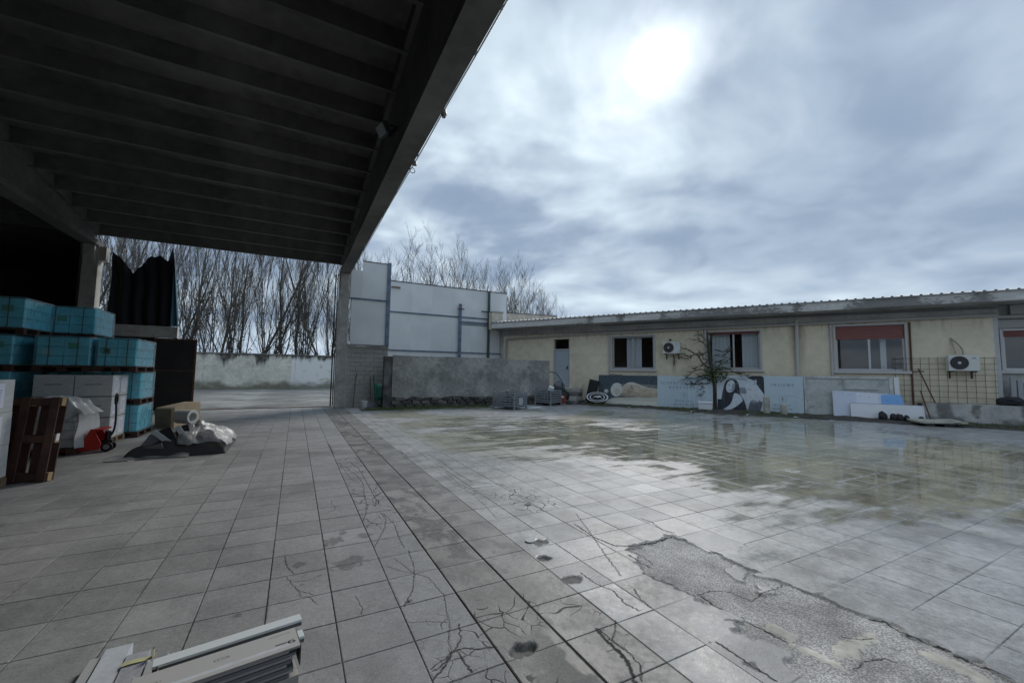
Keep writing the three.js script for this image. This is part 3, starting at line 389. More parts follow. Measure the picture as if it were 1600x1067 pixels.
{
  const p = thing('panel_wall', 'long white sheet panel wall with thin blue rails behind the grey concrete wall', 'panel wall', [0, 0, 0]);
  const b2 = (x0, x1, y0, y1, z0, z1) => b2w(x0 * 1.076, x1 * 1.076, y0 ? 1.6 + (y0 - 1.6) * 1.076 : 0, 1.6 + (y1 - 1.6) * 1.076, z0 - 1.6, z1 - 1.6);
  for (let x = 4.05, k = 0; x < 10.6; x += 1.108, k++) { const x1 = Math.min(x + 1.106, 10.68); for (const [y0, y1] of [[0, 2.63], [2.69, 4.57], [4.63, 6.16]]) part('panel', b2(x, x1, y0, y1, -21.06, -21), k % 2 ? panelMat : panelMat2, p); }
  part('rail', b2(4.05, 10.68, 2.63, 2.69, -21.07, -20.95), blueSteel, p); part('rail', b2(4.05, 9.5, 4.57, 4.63, -21.07, -20.95), blueSteel, p); part('rail', b2(9.5, 10.68, 4.57, 4.63, -21.06, -21), panelMat, p);
  part('rail', b2(7.86, 9.45, 4.3, 4.38, -21, -20.93), blueSteel, p); part('rail', b2(7.86, 9.45, 4.2, 4.24, -21, -20.95), blueSteel, p);
  part('post', b2(7.72, 7.86, 0, 5.3, -20.93, -20.8), blueSteel, p); part('post', b2(9.45, 9.56, 0, 6.18, -20.93, -20.82), surf([0.05, 0.08, 0.07], { m: 1, n: 256, seed: 79 }), p);
  part('bracket', b2(7.6, 7.98, 4.98, 5.04, -20.79, -20.75), rust, p); part('bracket', b2(9.05, 9.45, 4.97, 5.03, -20.9, -20.85), darkMetal, p); part('bracket', b2(4.1, 4.55, 5.84, 5.88, -20.99, -20.9), rust, p);
  part('top_cap', b2(4.03, 10.7, 6.16, 6.2, -21.08, -20.98), darkMetal, p);
}
{
  const w = thing('rendered_wall', 'waist-high grey rendered concrete wall in front of the white panels', 'wall', [3.72, 0, -18.2]);
  w.userData.label = 'grey rough-rendered concrete wall standing in front of the long white panels';
  const sh = new THREE.Shape(); sh.moveTo(0, 0.48); const q = rng(4); for (let x = 0; x <= 8.05; x += 0.35) sh.lineTo(x, 2.27 + 0.025 * (q() - 0.5) + (x < 5.4 ? 0.02 : -0.02)); sh.lineTo(8.1, 2.24); sh.lineTo(8.1, 0.5); for (let x = 7.9; x > 0; x -= 0.25) sh.lineTo(x, 0.44 + 0.12 * (q() - 0.5)); sh.closePath();
  part('render', new THREE.ExtrudeGeometry(sh, { depth: 0.06, bevelEnabled: false }).translate(0, 0, -0.02), surf([0.34, 0.332, 0.305], { m: 2.4, var1: 0.5, var2: 0.6, seed: 81, bump: 0.02, stain: [0.27, 0.265, 0.22] }), w);
  part('core', b2(0.002, 8.08, 0, 2.2, -0.32, -0.021), concDark, w);
  const sm = [[0.1, 0.095, 0.085], [0.16, 0.15, 0.13], [0.07, 0.066, 0.06]].map((c, i) => surf(c, { m: 0.7, n: 256, seed: 90 + i, bump: 0.01 }));
  for (let r = 0; r < 3; r++) for (let x = r % 2 ? 0.02 : 0.15; x < 7.9; x += 0.33 + 0.2 * q()) { const L = 0.26 + 0.16 * q(); part('stone', rb(Math.min(L, 8.05 - x), 0.15, 0.1, x + L / 2, 0.08 + r * 0.155, -0.01 + 0.02 * q(), 0.025, 0, 0, (q() - 0.5) * 0.1), sm[Math.floor(q() * 3)], w); }
  part('end_face', b2(-0.34, -0.002, 0, 2.24, -0.32, -0.02), concDark, w);
}
// ------------------------------------------------------------------ office building (frame: r to the right along the wall, y up, n out towards the yard)
const TH = 0.53878, BR = V(Math.sin(TH), 0, Math.cos(TH)), BN = V(-Math.cos(TH), 0, Math.sin(TH)), BRY = -(Math.PI / 2 - TH);
const at = (r, y, n) => { const p = BR.clone().multiplyScalar(r).addScaledVector(BN, n); return [p.x, y, p.z]; };
const WN = -21;
const bt = (name, label, cat, r, y, n, group, turn = 0) => thing(name, label, cat, at(r, y, n), BRY + turn, group);
const plaster = (() => { // 20.6 m x 4.4 m, stains copied from the wall: rust runs beside the downpipe, grime at the foot and below the pipe
  const t = dtex(2048, 512, (u, v, c) => {
    const x = u * 20.6 - 13.4, y = v * 4.4, a = fbm(x * 0.8, y * 0.8, 4), b = fbm(x * 5, y * 5, 4), s = fbm(x * 9, y * 0.7, 4), f = fbm(x * 40, y * 40, 2);
    let k = 1 + 0.3 * (a - 0.5) + 0.24 * (b - 0.5) + 0.12 * (f - 0.5), r = 0.73 * k, g = 0.655 * k, bl = 0.50 * k;
    if (x > 7) { r = g = bl = 0.5 * k; }
    let d = sst(0.35, 0.05, Math.abs(x - 1.32) + (s - 0.5) * 0.45) * sst(1.4, 3.9, y + (b - 0.5) * 1.6) * (0.35 + 0.6 * s);
    d = Math.max(d, sst(0.52, 0.75, s) * sst(3.2, 3.8, y) * 0.35, sst(0.55, 0.8, fbm(x * 3, y * 2, 4)) * sst(1.3, 0.7, y) * 0.4);
    d = Math.max(d, sst(0.16, 0.02, Math.abs(x + 3.6) + (s - .5) * .2) * sst(2.6, 2.2, y) * sst(1.4, 2.2, y) * 0.35);
    r = mix(r, 0.17, d); g = mix(g, 0.125, d); bl = mix(bl, 0.085, d);
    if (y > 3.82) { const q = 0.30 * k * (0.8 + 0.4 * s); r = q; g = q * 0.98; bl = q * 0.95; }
    c[0] = r; c[1] = g; c[2] = bl;
  });
  return new THREE.MeshStandardMaterial({ map: t, roughness: 0.9 });
})();
const winFrame = flat(0.52, 0.50, 0.50, 0.5, 0.2), alu = flat(0.55, 0.56, 0.57, 0.4, 0.4), glass = new THREE.MeshPhysicalMaterial({ color: 0xffffff, transmission: 1, thickness: 0, roughness: 0.02, ior: 1.5 }), curtain = flat(0.5, 0.55, 0.58, 0.9), shutterRed = flat(0.29, 0.105, 0.095, 0.55);
{
  const B = bt('office_building', 'long low cream plastered office building with corrugated roof along the yard', 'building', 0, 0, 0);
  const OP = [[-10.04, -9.05, 0.84, 3.52], [-6.63, -4.54, 1.86, 3.52], [-2.07, -0.02, 1.88, 3.58], [2.62, 4.7, 1.85, 3.64]];
  const sh = new THREE.Shape([[-13.4, -0.3], [7.13, -0.3], [7.13, 4.2], [-13.4, 4.2]].map((p) => new THREE.Vector2(...p)));
  for (const [a, b, c, d] of OP) { const h = new THREE.Path(); h.moveTo(a, c); h.lineTo(a, d); h.lineTo(b, d); h.lineTo(b, c); h.closePath(); sh.holes.push(h); }
  const wg = new THREE.ExtrudeGeometry(sh, { depth: 0.3, bevelEnabled: false }).translate(0, 0, WN - 0.3), p = wg.attributes.position, uv = wg.attributes.uv; for (let i = 0; i < p.count; i++) uv.setXY(i, (p.getX(i) + 13.4) / 20.6, p.getY(i) / 4.4);
  part('front_wall', wg, plaster, B, true);
  const inner = flat(0.28, 0.27, 0.25, 0.9);
  part('rear_wall', [b2(-13.4, 14, -0.3, 0.9, -29.2, -29), b2(-13.4, 14, 1.75, 4.9, -29.2, -29)], inner, B); part('end_wall', b2(-13.6, -13.4, -0.3, 4.3, -29.2, WN), concMid, B); part('floor', b2(-13.4, 14, 0.6, 0.8, -29, WN - 0.3), flat(0.15, 0.14, 0.13, 0.8), B);  // unseen slot in the rear wall, added to let light into the rooms
  for (const r of [-8.2, -3.4, 1.2, 6]) part('partition', b2(r, r + 0.1, 0.8, 4.2, -29, WN - 0.3), inner, B);
  part('ceiling', b2(-13.4, 14, 4.205, 4.25, -29, WN), inner, B);
  // set-back right wing
  const wing = new THREE.Shape([[7.13, -0.3], [14, -0.3], [14, 4.2], [7.13, 4.2]].map((q) => new THREE.Vector2(...q))); { const h = new THREE.Path(); h.moveTo(7.32, 1.9); h.lineTo(7.32, 3.3); h.lineTo(9.3, 3.3); h.lineTo(9.3, 1.9); h.closePath(); wing.holes.push(h); }
  part('wing_wall', new THREE.ExtrudeGeometry(wing, { depth: 0.28, bevelEnabled: false }).translate(0, 0, WN - 0.6), surf([0.48, 0.48, 0.45], { m: 3, seed: 101, stain: [0.33, 0.32, 0.29] }), B);
  // windows
  const window = (a, b, c, d, shut, curtains, n0 = WN - 0.12) => {
    const g = part('window', [b2(a - 0.02, b + 0.02, d, d + 0.07, WN - 0.1, WN + 0.03), b2(a - 0.08, a, c - 0.09, d + 0.07, WN - 0.1, WN + 0.03), b2(b, b + 0.08, c - 0.09, d + 0.07, WN - 0.1, WN + 0.03)].map((q) => q.translate(0, 0, n0 - WN + 0.12)), winFrame, B);
    const z = n0; part('sill', b2(a - 0.12, b + 0.12, c - 0.09, c, z - 0.04, z + 0.2), flat(0.56, 0.55, 0.53, 0.8), g);
    const m = (a + b) / 2, fr = 0.06;
    part('sash', [b2(a, b, d - fr, d, z - 0.03, z + 0.03), b2(a, b, c, c + fr + 0.03, z - 0.03, z + 0.03), b2(a, a + fr, c + fr + 0.03, d - fr, z - 0.03, z + 0.03), b2(b - fr, b, c + fr + 0.03, d - fr, z - 0.03, z + 0.03), b2(m - 0.035, m + 0.035, c + fr + 0.03, d - fr, z - 0.03, z + 0.035)], alu, g);
    part('pane', b2(a + fr, m - 0.035, c + fr + 0.03, d - fr, z - 0.004, z + 0.004), glass, g); part('pane', b2(m + 0.035, b - fr, c + fr + 0.03, d - fr, z + 0.008, z + 0.016), glass, g);
    if (shut) { const N = 6, hh = shut / N; for (let k = 0; k < N; k++) part('shutter_slat', rb(b - a - 0.02, hh - 0.004, 0.03, m, d - 0.01 - hh * (k + 0.5), z + 0.06, 0.012), shutterRed, g); }
    for (const [u0, u1] of curtains) { const f = (u, v) => [mix(u0, u1, u), mix(c + 0.08, d - 0.05, v), z - 0.16 + 0.012 * Math.sin(u * 30)]; part('curtain', grid(40, 2, f), curtain, g); }
  };
  window(-6.63, -4.54, 1.86, 3.52, 0, [[-5.95, -5.2]]);
  window(-2.07, -0.02, 1.88, 3.58, 0.1, [[-1.95, -1.2], [-0.72, -0.05]]);
  window(2.62, 4.7, 1.85, 3.64, 0.52, [[4.02, 4.2]]);
  window(7.32, 9.3, 1.9, 3.3, 0.2, [], WN - 0.4);
  // door
  const d = part('door', b2(-9.98, -9.12, 0.86, 2.9, WN - 0.16, WN - 0.11), flat(0.40, 0.46, 0.50, 0.45), B);
  part('frame', [b2(-10.04, -9.98, 0.84, 3.52, WN - 0.18, WN - 0.06), b2(-9.12, -9.05, 0.84, 3.52, WN - 0.18, WN - 0.06), b2(-9.98, -9.12, 2.9, 2.97, WN - 0.18, WN - 0.06)], winFrame, d);
  part('transom_pane', b2(-9.98, -9.12, 2.97, 3.5, WN - 0.13, WN - 0.12), glass, d); part('kick_rail', b2(-9.97, -9.13, 1.78, 1.82, WN - 0.108, WN - 0.1), alu, d); part('handle', b2(-9.25, -9.2, 1.85, 2.0, WN - 0.108, WN - 0.06), darkMetal, d);
  // eaves
  const EN = -20, soffM = surf([0.40, 0.39, 0.37], { m: 3, var1: 0.6, var2: 0.3, seed: 114 });
  const fasciaMat = (() => { const t = dtex(2048, 128, (u, v, c) => { const x = u * 28 - 14, y = v, a = fbm(x * 2, y * 3, 4), b = fbm(x * 11, y * 6, 4); let k = 0.54 * (1 + 0.4 * (a - 0.5) + 0.4 * (b - 0.5)); let dk = 0; for (const sx of [-7.5, -5.9, -3.9, -2.4, -0.6, 1.3, 3.9, 6.5, 8.6]) dk = Math.max(dk, 0.8 * sst(0.26, 0.02, Math.abs(x - sx) * (1.3 - 0.5 * y) + (b - 0.5) * 0.5 + (a - 0.5) * 0.3)); dk = Math.max(dk, sst(0.62, 0.85, fbm(x * 0.5 + 3, 5, 3) + (1 - y) * 0.2 + (b - 0.5) * 0.5 + x * 0.02) * 0.8); k = mix(k, 0.06, dk * 0.85); c[0] = k * 1.02; c[1] = k; c[2] = k * 0.95; }); return new THREE.MeshStandardMaterial({ map: t, roughness: 0.9 }); })();
  const fg = b2(-13.62, 14, 4.2, 4.53, EN - 0.1, EN, 0.012), fp = fg.attributes.position, fuv = fg.attributes.uv; for (let i = 0; i < fp.count; i++) fuv.setXY(i, (fp.getX(i) + 14) / 28, clamp((fp.getY(i) - 4.2) / 0.33, 0.02, 0.98));
  part('fascia', fg, fasciaMat, B, true);
  part('soffit', b2(-13.62, 14, 4.2, 4.27, WN, EN - 0.1), soffM, B);
  part('wall_beam', b2(-13.4, 7.13, 3.86, 4.198, WN, WN + 0.1), soffM, B);
  // corrugated roof: a trapezoid profile swept up the slope
  const prof = []; for (let r = -13.7; r < 14.1; r += 0.26) prof.push([r, 0], [r + 0.15, 0], [r + 0.175, 0.038], [r + 0.225, 0.038], [r + 0.25, 0]);
  const pos = [], idx = []; prof.forEach(([r, h]) => { for (const [n, y] of [[EN + 0.06, 4.56], [-29.3, 5.5]]) pos.push(r, y + h, n, r, y + h - 0.012, n); });
  for (let i = 0; i + 1 < prof.length; i++) { const a = i * 4, b = a + 4; idx.push(a, b, b + 2, a, b + 2, a + 2, a + 1, b + 3, b + 1, a + 1, a + 3, b + 3, a, a + 1, b + 1, a, b + 1, b); }
  const rg = new THREE.BufferGeometry(); rg.setAttribute('position', new THREE.Float32BufferAttribute(pos, 3)); rg.setIndex(idx); rg.computeVertexNormals();
  part('roof_sheet', rg, surf([0.42, 0.42, 0.43], { m: 3, seed: 110, rough: 0.6, var1: 0.4 }), B);
  part('roof_edge_trim', b2(-13.6, 14, 4.535, 4.552, EN - 0.05, EN + 0.05), alu, B);
  // raised end parapet
  part('parapet', prismX([[EN - 0.05, 4.15], [EN - 0.05, 5.18], [-29.2, 6.1], [-29.2, 4.3]], -13.85, -13.64), surf([0.50, 0.45, 0.36], { m: 2, seed: 112, stain: [0.38, 0.35, 0.29] }), B);
  part('parapet_cap', prismX([[EN - 0.02, 5.18], [EN - 0.02, 5.21], [-29.2, 6.13], [-29.2, 6.1]], -13.9, -13.6), darkMetal, B);
  // pipes
  const pipe = flat(0.42, 0.41, 0.39, 0.55);
  part('conduit', [bar([-13.15, 3.62, WN + 0.09], [-7.2, 3.74, WN + 0.09], 0.045, 8), bar([-7.2, 3.74, WN + 0.14], [7.1, 3.83, WN + 0.14], 0.05, 8), bar([-13.15, 0.3, WN + 0.09], [-13.15, 3.62, WN + 0.09], 0.05, 8)], pipe, B);
  part('conduit', bar([-7.2, 4.17, WN + 0.12], [7.1, 4.08, WN + 0.15], 0.035, 8), flat(0.2, 0.2, 0.2, 0.6), B);
  part('downpipe', [bar([1.3, 1.0, WN + 0.09], [1.33, 4.0, WN + 0.09], 0.065, 12), cy(0.08, 0.08, 0.07, 1.315, 2.6, WN + 0.09)], flat(0.52, 0.50, 0.45, 0.5), B);
  for (const r of [-6.8, -2.2, 2.46]) part('downpipe', [bar([r, 1.4, WN + 0.05], [r, 4.15, WN + 0.05], 0.04, 10), cy(0.055, 0.055, 0.06, r, 3.6, WN + 0.05, 0, 0, 0, 10)], winFrame, B);
  part('pole', bar([4.82, 0.4, WN + 0.05], [4.84, 3.7, WN + 0.05], 0.03, 8), rust, B); part('hook', [bar([4.83, 1.84, WN + 0.05], [5.12, 1.85, WN + 0.12], 0.018), cy(0.03, 0.03, 0.04, 5.12, 1.85, WN + 0.12)], darkMetal, B);
  part('wing_gutter', [bar([7.15, 3.78, WN - 0.12], [14, 3.78, WN - 0.12], 0.07, 10), b2(7.15, 14, 3.4, 3.7, WN - 0.32, WN - 0.25), b2(7.5, 14, 3.86, 4.19, WN - 0.3, WN - 0.15)], pipe, B);
  part('cable_loop', tube([[-6.75, 1.55, WN + 0.04], [-6.6, 1.6, WN + 0.05], [-6.35, 1.55, WN + 0.06], [-6.1, 1.58, WN + 0.05]], 0.015, 16), black, B);
}
// door steps and railing
{
  const s = bt('door_steps', 'worn concrete steps leading up to the grey office door', 'steps', -9.3, 0, WN);
  for (let k = 0; k < 4; k++) part('step', rb(1.5 + 0.3 * (k === 0), 0.2, 1.2 - 0.28 * k, 0.25, 0.1 + 0.2 * k, 0.6 - 0.14 * k, 0.02), k % 2 ? concMid : concDark, s);
  const r = bt('hand_railing', 'bent dark steel handrail beside the office door steps', 'railing', -9.1, 0, WN + 1.15);
  part('handrail', tube([[-0.85, 0.95, -0.15], [-0.8, 1.62, -0.15], [-0.3, 1.6, -0.1], [0.12, 1.15, 0], [0.2, 0.85, 0.02]], 0.025, 24, 8), flat(0.07, 0.09, 0.12, 0.5, 0.4), r);
  part('leg', bar([0.15, 0, 0.02], [0.15, 1.1, 0.02], 0.03, 8), flat(0.07, 0.09, 0.12, 0.5, 0.4), r); part('leg', bar([-0.85, 0, -0.15], [-0.85, 1.0, -0.15], 0.025, 8), flat(0.07, 0.09, 0.12, 0.5, 0.4), r);
}
// air conditioners
function airUnit(label, r, y, brackets) {
  const u = bt('air_conditioner', label, 'air conditioner', r, y, WN, 'air conditioner units on the office wall');
  part('casing', rb(0.78, 0.56, 0.28, 0, 0.28, 0.24, 0.025), flat(0.66, 0.66, 0.63, 0.45), u);
  const f = part('fan_guard', cy(0.235, 0.235, 0.02, -0.12, 0.29, 0.388, Math.PI / 2, 0, 0, 28), flat(0.03, 0.03, 0.032, 0.6), u);
  const rings = []; for (const q of [0.08, 0.13, 0.18, 0.23]) rings.push(new THREE.TorusGeometry(q, 0.005, 5, 28).translate(-0.12, 0.29, 0.405)); for (let k = 0; k < 12; k++) { const a = k * Math.PI / 6; rings.push(bar([-0.12 + 0.05 * Math.cos(a), 0.29 + 0.05 * Math.sin(a), 0.403], [-0.12 + 0.23 * Math.cos(a), 0.29 + 0.23 * Math.sin(a), 0.403], 0.003, 4)); }
  part('grille', rings, flat(0.12, 0.12, 0.12, 0.5), f); part('hub', cy(0.045, 0.045, 0.02, -0.12, 0.29, 0.408, Math.PI / 2), flat(0.6, 0.6, 0.6, 0.5), f);
  part('badge', b2(0.2, 0.3, 0.43, 0.47, 0.381, 0.384), flat(0.25, 0.27, 0.3), u);
  for (const x of [-0.28, 0.28]) part('bracket', [b2(x - 0.02, x + 0.02, -0.04, -0.002, 0, 0.42), b2(x - 0.02, x + 0.02, -0.26, -0.04, 0, 0.03)], darkMetal, u);
  return u;
}
{
  const a = airUnit('white air conditioner between the first two windows, left of the vine', -3.65, 2.61);
  part('pipe', [tube([[0.05, -0.02, 0.1], [0.08, -0.25, 0.08], [0.05, -0.55, 0.04]], 0.02), cy(0.05, 0.05, 0.06, -0.1, 0.68, 0.03, Math.PI / 2)], darkMetal, a);
  const b = airUnit('white air conditioner hanging over the rusty wire mesh at the right', 6.12, 1.87);
  part('pipe', tube([[-0.2, 1.18, 0.03], [-0.16, 0.85, 0.12], [-0.12, 0.6, 0.14]], 0.022), flat(0.45, 0.4, 0.3, 0.7), b); part('pipe', tube([[-0.2, 1.2, 0.03], [-0.05, 0.95, 0.16], [0.05, 0.75, 0.15], [0.06, 0.58, 0.14]], 0.025), flat(0.4, 0.36, 0.3, 0.7), b);
}
function taper(pts, r0, r1, s) { const c = new THREE.CatmullRomCurve3(pts), n = pts.length * 2 - 1, P = [], I = []; for (let k = 0; k <= n; k++) { const t = k / n, p = c.getPoint(t), d = c.getTangent(t), a = V(0.3, 0.1, 1).cross(d).normalize(), b = d.clone().cross(a), r = mix(r0, r1, t); for (let i = 0; i < s; i++) { const w = (i / s) * 6.2832; P.push(p.x + r * (a.x * Math.cos(w) + b.x * Math.sin(w)), p.y + r * (a.y * Math.cos(w) + b.y * Math.sin(w)), p.z + r * (a.z * Math.cos(w) + b.z * Math.sin(w))); } if (k) for (let i = 0; i < s; i++) { const A = (k - 1) * s + i, B = (k - 1) * s + (i + 1) % s; I.push(A, B, B + s, A, B + s, A + s); } } const g = new THREE.BufferGeometry(); g.setAttribute('position', new THREE.Float32BufferAttribute(P, 3)); g.setIndex(I); g.computeVertexNormals(); return g; }
// ------------------------------------------------------------------ things along the foot of the office wall
{ // soil strip the boards stand on
  const q = rng(31), N = 150, soilM = surf([0.055, 0.05, 0.042], { m: 1.2, var1: 0.7, var2: 0.8, seed: 120, bump: 0.03, stain: [0.05, 0.06, 0.025] });
  const g = grid(N, 10, (u, v) => { const r = mix(-8.4, 13.5, u), n = mix(-20.95, -19.25 + 0.35 * (fbm(r * 1.1, 2, 3) - 0.5) - 0.7 * sst(-1.5, -5, r), v), e = Math.sin(Math.PI * clamp(1 - v * 0.98 + 0.02) * 0.62); const p = at(r, 0, n); return [p[0], -0.02 + (0.14 * e) * (0.75 + 0.6 * fbm(r * 3, n * 3, 3)) + 0.05 * (vn(r * 14, n * 14) - 0.5), p[2]]; });
  const s = struct('soil_strip', g, soilM);
  const blades = []; for (let i = 0; i < 1700; i++) { const zone = q(); let x, y, z; if (zone < 0.6) { const r = -8 + 20 * q(); const p = at(r, 0.05, -19.5 - 0.6 * q()); [x, y, z] = p; if (fbm(r * 0.9, 7, 3) < 0.46) continue; } else { x = 2.6 + 5.5 * q(); z = -17.9 + 0.9 * (q() - 0.3) * 0.8; y = 0; if (fbm(x * 1.3, 3, 3) < 0.42) continue; }
    const h = 0.05 + 0.16 * q() * q(), a = q() * 6.3, l = (q() - 0.5) * 0.12; for (let k = 0; k < 4; k++) { const aa = a + k * 1.6, w = 0.012; const g2 = new THREE.BufferGeometry(); g2.setAttribute('position', new THREE.Float32BufferAttribute([x + Math.cos(aa) * w, y, z + Math.sin(aa) * w, x - Math.cos(aa) * w, y, z - Math.sin(aa) * w, x + Math.sin(aa) * (0.04 + l), y + h * (0.6 + 0.5 * q()), z + Math.cos(aa) * 0.05], 3)); g2.computeVertexNormals(); blades.push(g2); } }
  const gr = part('grass_tufts', blades, flat(0.11, 0.15, 0.045, 0.9, 0, { side: THREE.DoubleSide })); gr.userData = { kind: 'stuff', label: 'sparse weeds and grass along the foot of the walls', category: 'grass' };
  const mossy = grid(60, 8, (u, v) => { const x = mix(2.4, 8.2, u), z = mix(-18.15, -16.9 - 0.5 * fbm(x, 9, 3), v); return [x, 0.004 + 0.05 * Math.sin(Math.PI * Math.min(1, v * 1.2 + 0.08)) * fbm(x * 2.2, z * 2.2, 3) * (1 - v), z]; });
  struct('mossy_verge', mossy, surf([0.085, 0.085, 0.05], { m: 1.5, var1: 0.9, var2: 0.8, seed: 126, bump: 0.02, stain: [0.07, 0.085, 0.025] }));
}
const board = (name, label, cat, r, y, n, w, h, t, lean, mat, group, keep) => { const g = bt(name, label, cat, r, y, n, group); g.rotation.order = 'YXZ'; g.rotation.x = -lean; return g; };
function face(w, h, t, tex, name, parent) { // printed front on a thin board
  const m = new THREE.MeshStandardMaterial({ map: tex, roughness: 0.45 }); const g = new THREE.PlaneGeometry(w, h).translate(w / 2, h / 2, t / 2 + 0.002); part(name, g, m, parent, true);
}
const emblem = (g, x, y, s) => { g.strokeStyle = 'rgba(70,85,95,.75)'; g.lineWidth = s * 0.06; g.beginPath(); g.arc(x, y, s, 0, 7); g.stroke(); g.beginPath(); g.moveTo(x, y - s * 0.6); g.lineTo(x, y + s * 0.65); g.lineWidth = s * 0.16; g.stroke(); g.lineWidth = s * 0.07; g.beginPath(); g.moveTo(x - s * 0.45, y + s * 0.1); g.quadraticCurveTo(x - s * 0.1, y - s * 0.5, x, y - s * 0.55); g.moveTo(x + s * 0.1, y); g.quadraticCurveTo(x + s * 0.4, y + s * 0.1, x + s * 0.35, y + s * 0.45); g.stroke(); };
const spaced = (g, t, x, y, px, gap, col) => { g.font = px + 'px sans-serif'; g.fillStyle = col; g.textAlign = 'left'; let w = 0; for (const c of t) w += g.measureText(c).width + gap; let p = x - w / 2; for (const c of t) { g.fillText(c, p, y); p += g.measureText(c).width + gap; } };
const grimeOn = (g, w, h, seed, n, col) => { const q = rng(seed); for (let i = 0; i < n; i++) { g.fillStyle = col; g.globalAlpha = 0.03 + 0.07 * q(); const x = q() * w, y = q() * h; g.fillRect(x, y, 1 + 3 * q(), 6 + 40 * q()); } g.globalAlpha = 1; };
{ // hoarding with a reclining figure, left
  const h = board('advertising_hoarding', 'wide printed hoarding with a reclining pale figure and a light blue text half', 'hoarding', -7.21, 0.1, -20.42, 0, 0, 0, 0.1);
  const W = 5.32, H = 1.45;
  part('board', b2(0, W, 0, H, -0.02, 0.02), flat(0.5, 0.5, 0.5), h);
  const t = canvasTex(1400, 384, (g, w, hh) => {
    const q = rng(3), X = w * 0.55; g.fillStyle = '#45535a'; g.fillRect(0, 0, w, hh);
    for (let i = 0; i < 1500; i++) { g.fillStyle = ['#35444c', '#52636a', '#5f7076', '#2c3840'][Math.floor(q() * 4)]; g.globalAlpha = 0.25; g.beginPath(); g.arc(q() * X, q() * hh * 0.7, 2 + 9 * q(), 0, 7); g.fill(); } g.globalAlpha = 1;
    g.fillStyle = '#c9c6b8'; g.beginPath(); g.moveTo(90, hh); g.bezierCurveTo(160, hh * 0.7, 300, hh * 0.8, 420, hh * 0.72); g.lineTo(X, hh * 0.62); g.lineTo(X, hh); g.fill();
    { const gd = g.createLinearGradient(0, hh * 0.2, 0, hh * 0.75); gd.addColorStop(0, '#e2dccf'); gd.addColorStop(0.45, '#c4b8a2'); gd.addColorStop(1, '#8d7d68'); g.fillStyle = gd; } g.beginPath(); g.moveTo(300, hh * 0.62); g.bezierCurveTo(330, hh * 0.22, 430, hh * 0.2, 500, hh * 0.26); g.bezierCurveTo(600, hh * 0.34, 640, hh * 0.44, X, hh * 0.42); g.lineTo(X, hh * 0.7); g.bezierCurveTo(620, hh * 0.78, 420, hh * 0.72, 300, hh * 0.62); g.fill();
    g.fillStyle = '#8f8069'; g.globalAlpha = 0.6; g.beginPath(); g.ellipse(430, hh * 0.5, 36, 60, 0.5, 0, 7); g.fill(); g.fillStyle = '#6e6353'; g.beginPath(); g.ellipse(460, hh * 0.44, 14, 56, -0.5, 0, 7); g.fill(); g.beginPath(); g.ellipse(400, hh * 0.73, 150, 13, -0.06, 0, 7); g.fill(); g.globalAlpha = 1;
    g.fillStyle = '#d3d4cd'; g.beginPath(); g.ellipse(250, hh * 0.5, 78, 92, 0.3, 0, 7); g.fill(); for (let i = 0; i < 130; i++) { g.strokeStyle = ['#e6e8e4', '#aeb4b2', '#c2c6c2'][i % 3]; g.globalAlpha = 0.5; g.beginPath(); const a = q() * 6.3; g.moveTo(250, hh * 0.5); g.quadraticCurveTo(250 + 60 * Math.cos(a), hh * 0.5 + 60 * Math.sin(a + 0.4), 250 + 86 * Math.cos(a), hh * 0.5 + 92 * Math.sin(a)); g.lineWidth = 2.5; g.stroke(); } g.globalAlpha = 1;
    g.fillStyle = '#c9bfae'; g.beginPath(); g.ellipse(255, hh * 0.56, 34, 44, 0.4, 0, 7); g.fill(); g.fillStyle = '#6d675c'; g.fillRect(236, hh * 0.5, 16, 4); g.fillRect(264, hh * 0.52, 14, 4); g.fillRect(246, hh * 0.65, 20, 5);
    for (let i = 0; i < 900; i++) { const x = 300 + q() * (X - 300), y = hh * (0.3 + 0.42 * q()); g.globalAlpha = 0.10; g.fillStyle = q() < 0.5 ? '#e6dfd0' : '#9b8c76'; g.beginPath(); g.ellipse(x, y, 16 + 26 * q(), 3 + 5 * q(), 0.15, 0, 7); g.fill(); } for (let i = 0; i < 500; i++) { g.globalAlpha = 0.15; g.fillStyle = q() < 0.5 ? '#b5b09f' : '#e9e7db'; g.fillRect(100 + q() * (X - 130), hh * (0.74 + 0.26 * q()), 10 + 50 * q(), 2); } g.globalAlpha = 1;
    g.fillStyle = '#cfcabf'; g.beginPath(); g.ellipse(110, hh * 0.56, 30, 26, 0, 0, 7); g.fill(); g.fillStyle = '#d8d6c8'; g.fillRect(120, hh * 0.86, X - 120, hh * 0.14);
    g.fillStyle = '#b9c6cc'; g.fillRect(X, 0, w - X, hh); for (let i = 0; i < 60; i++) { g.fillStyle = ['#c4cfd2', '#adbcc6', '#b4c4c6'][i % 3]; g.globalAlpha = 0.25; g.fillRect(X + q() * (w - X), 0, 8 + 40 * q(), hh); } g.globalAlpha = 1;
    const cx = X + (w - X) * 0.5; spaced(g, 'SCOPRI UN NUOVO', cx, hh * 0.27, 48, 9, '#64747e'); spaced(g, 'BENESSERE', cx, hh * 0.41, 48, 12, '#64747e'); emblem(g, cx, hh * 0.6, 38); spaced(g, 'MARISA', cx, hh * 0.82, 38, 12, '#64747e'); spaced(g, 'BORTOLIN', cx, hh * 0.94, 38, 7, '#64747e');
    grimeOn(g, w, hh, 8, 500, '#3c3a32');
  });
  face(W, H, 0.04, t, 'print', h);
}
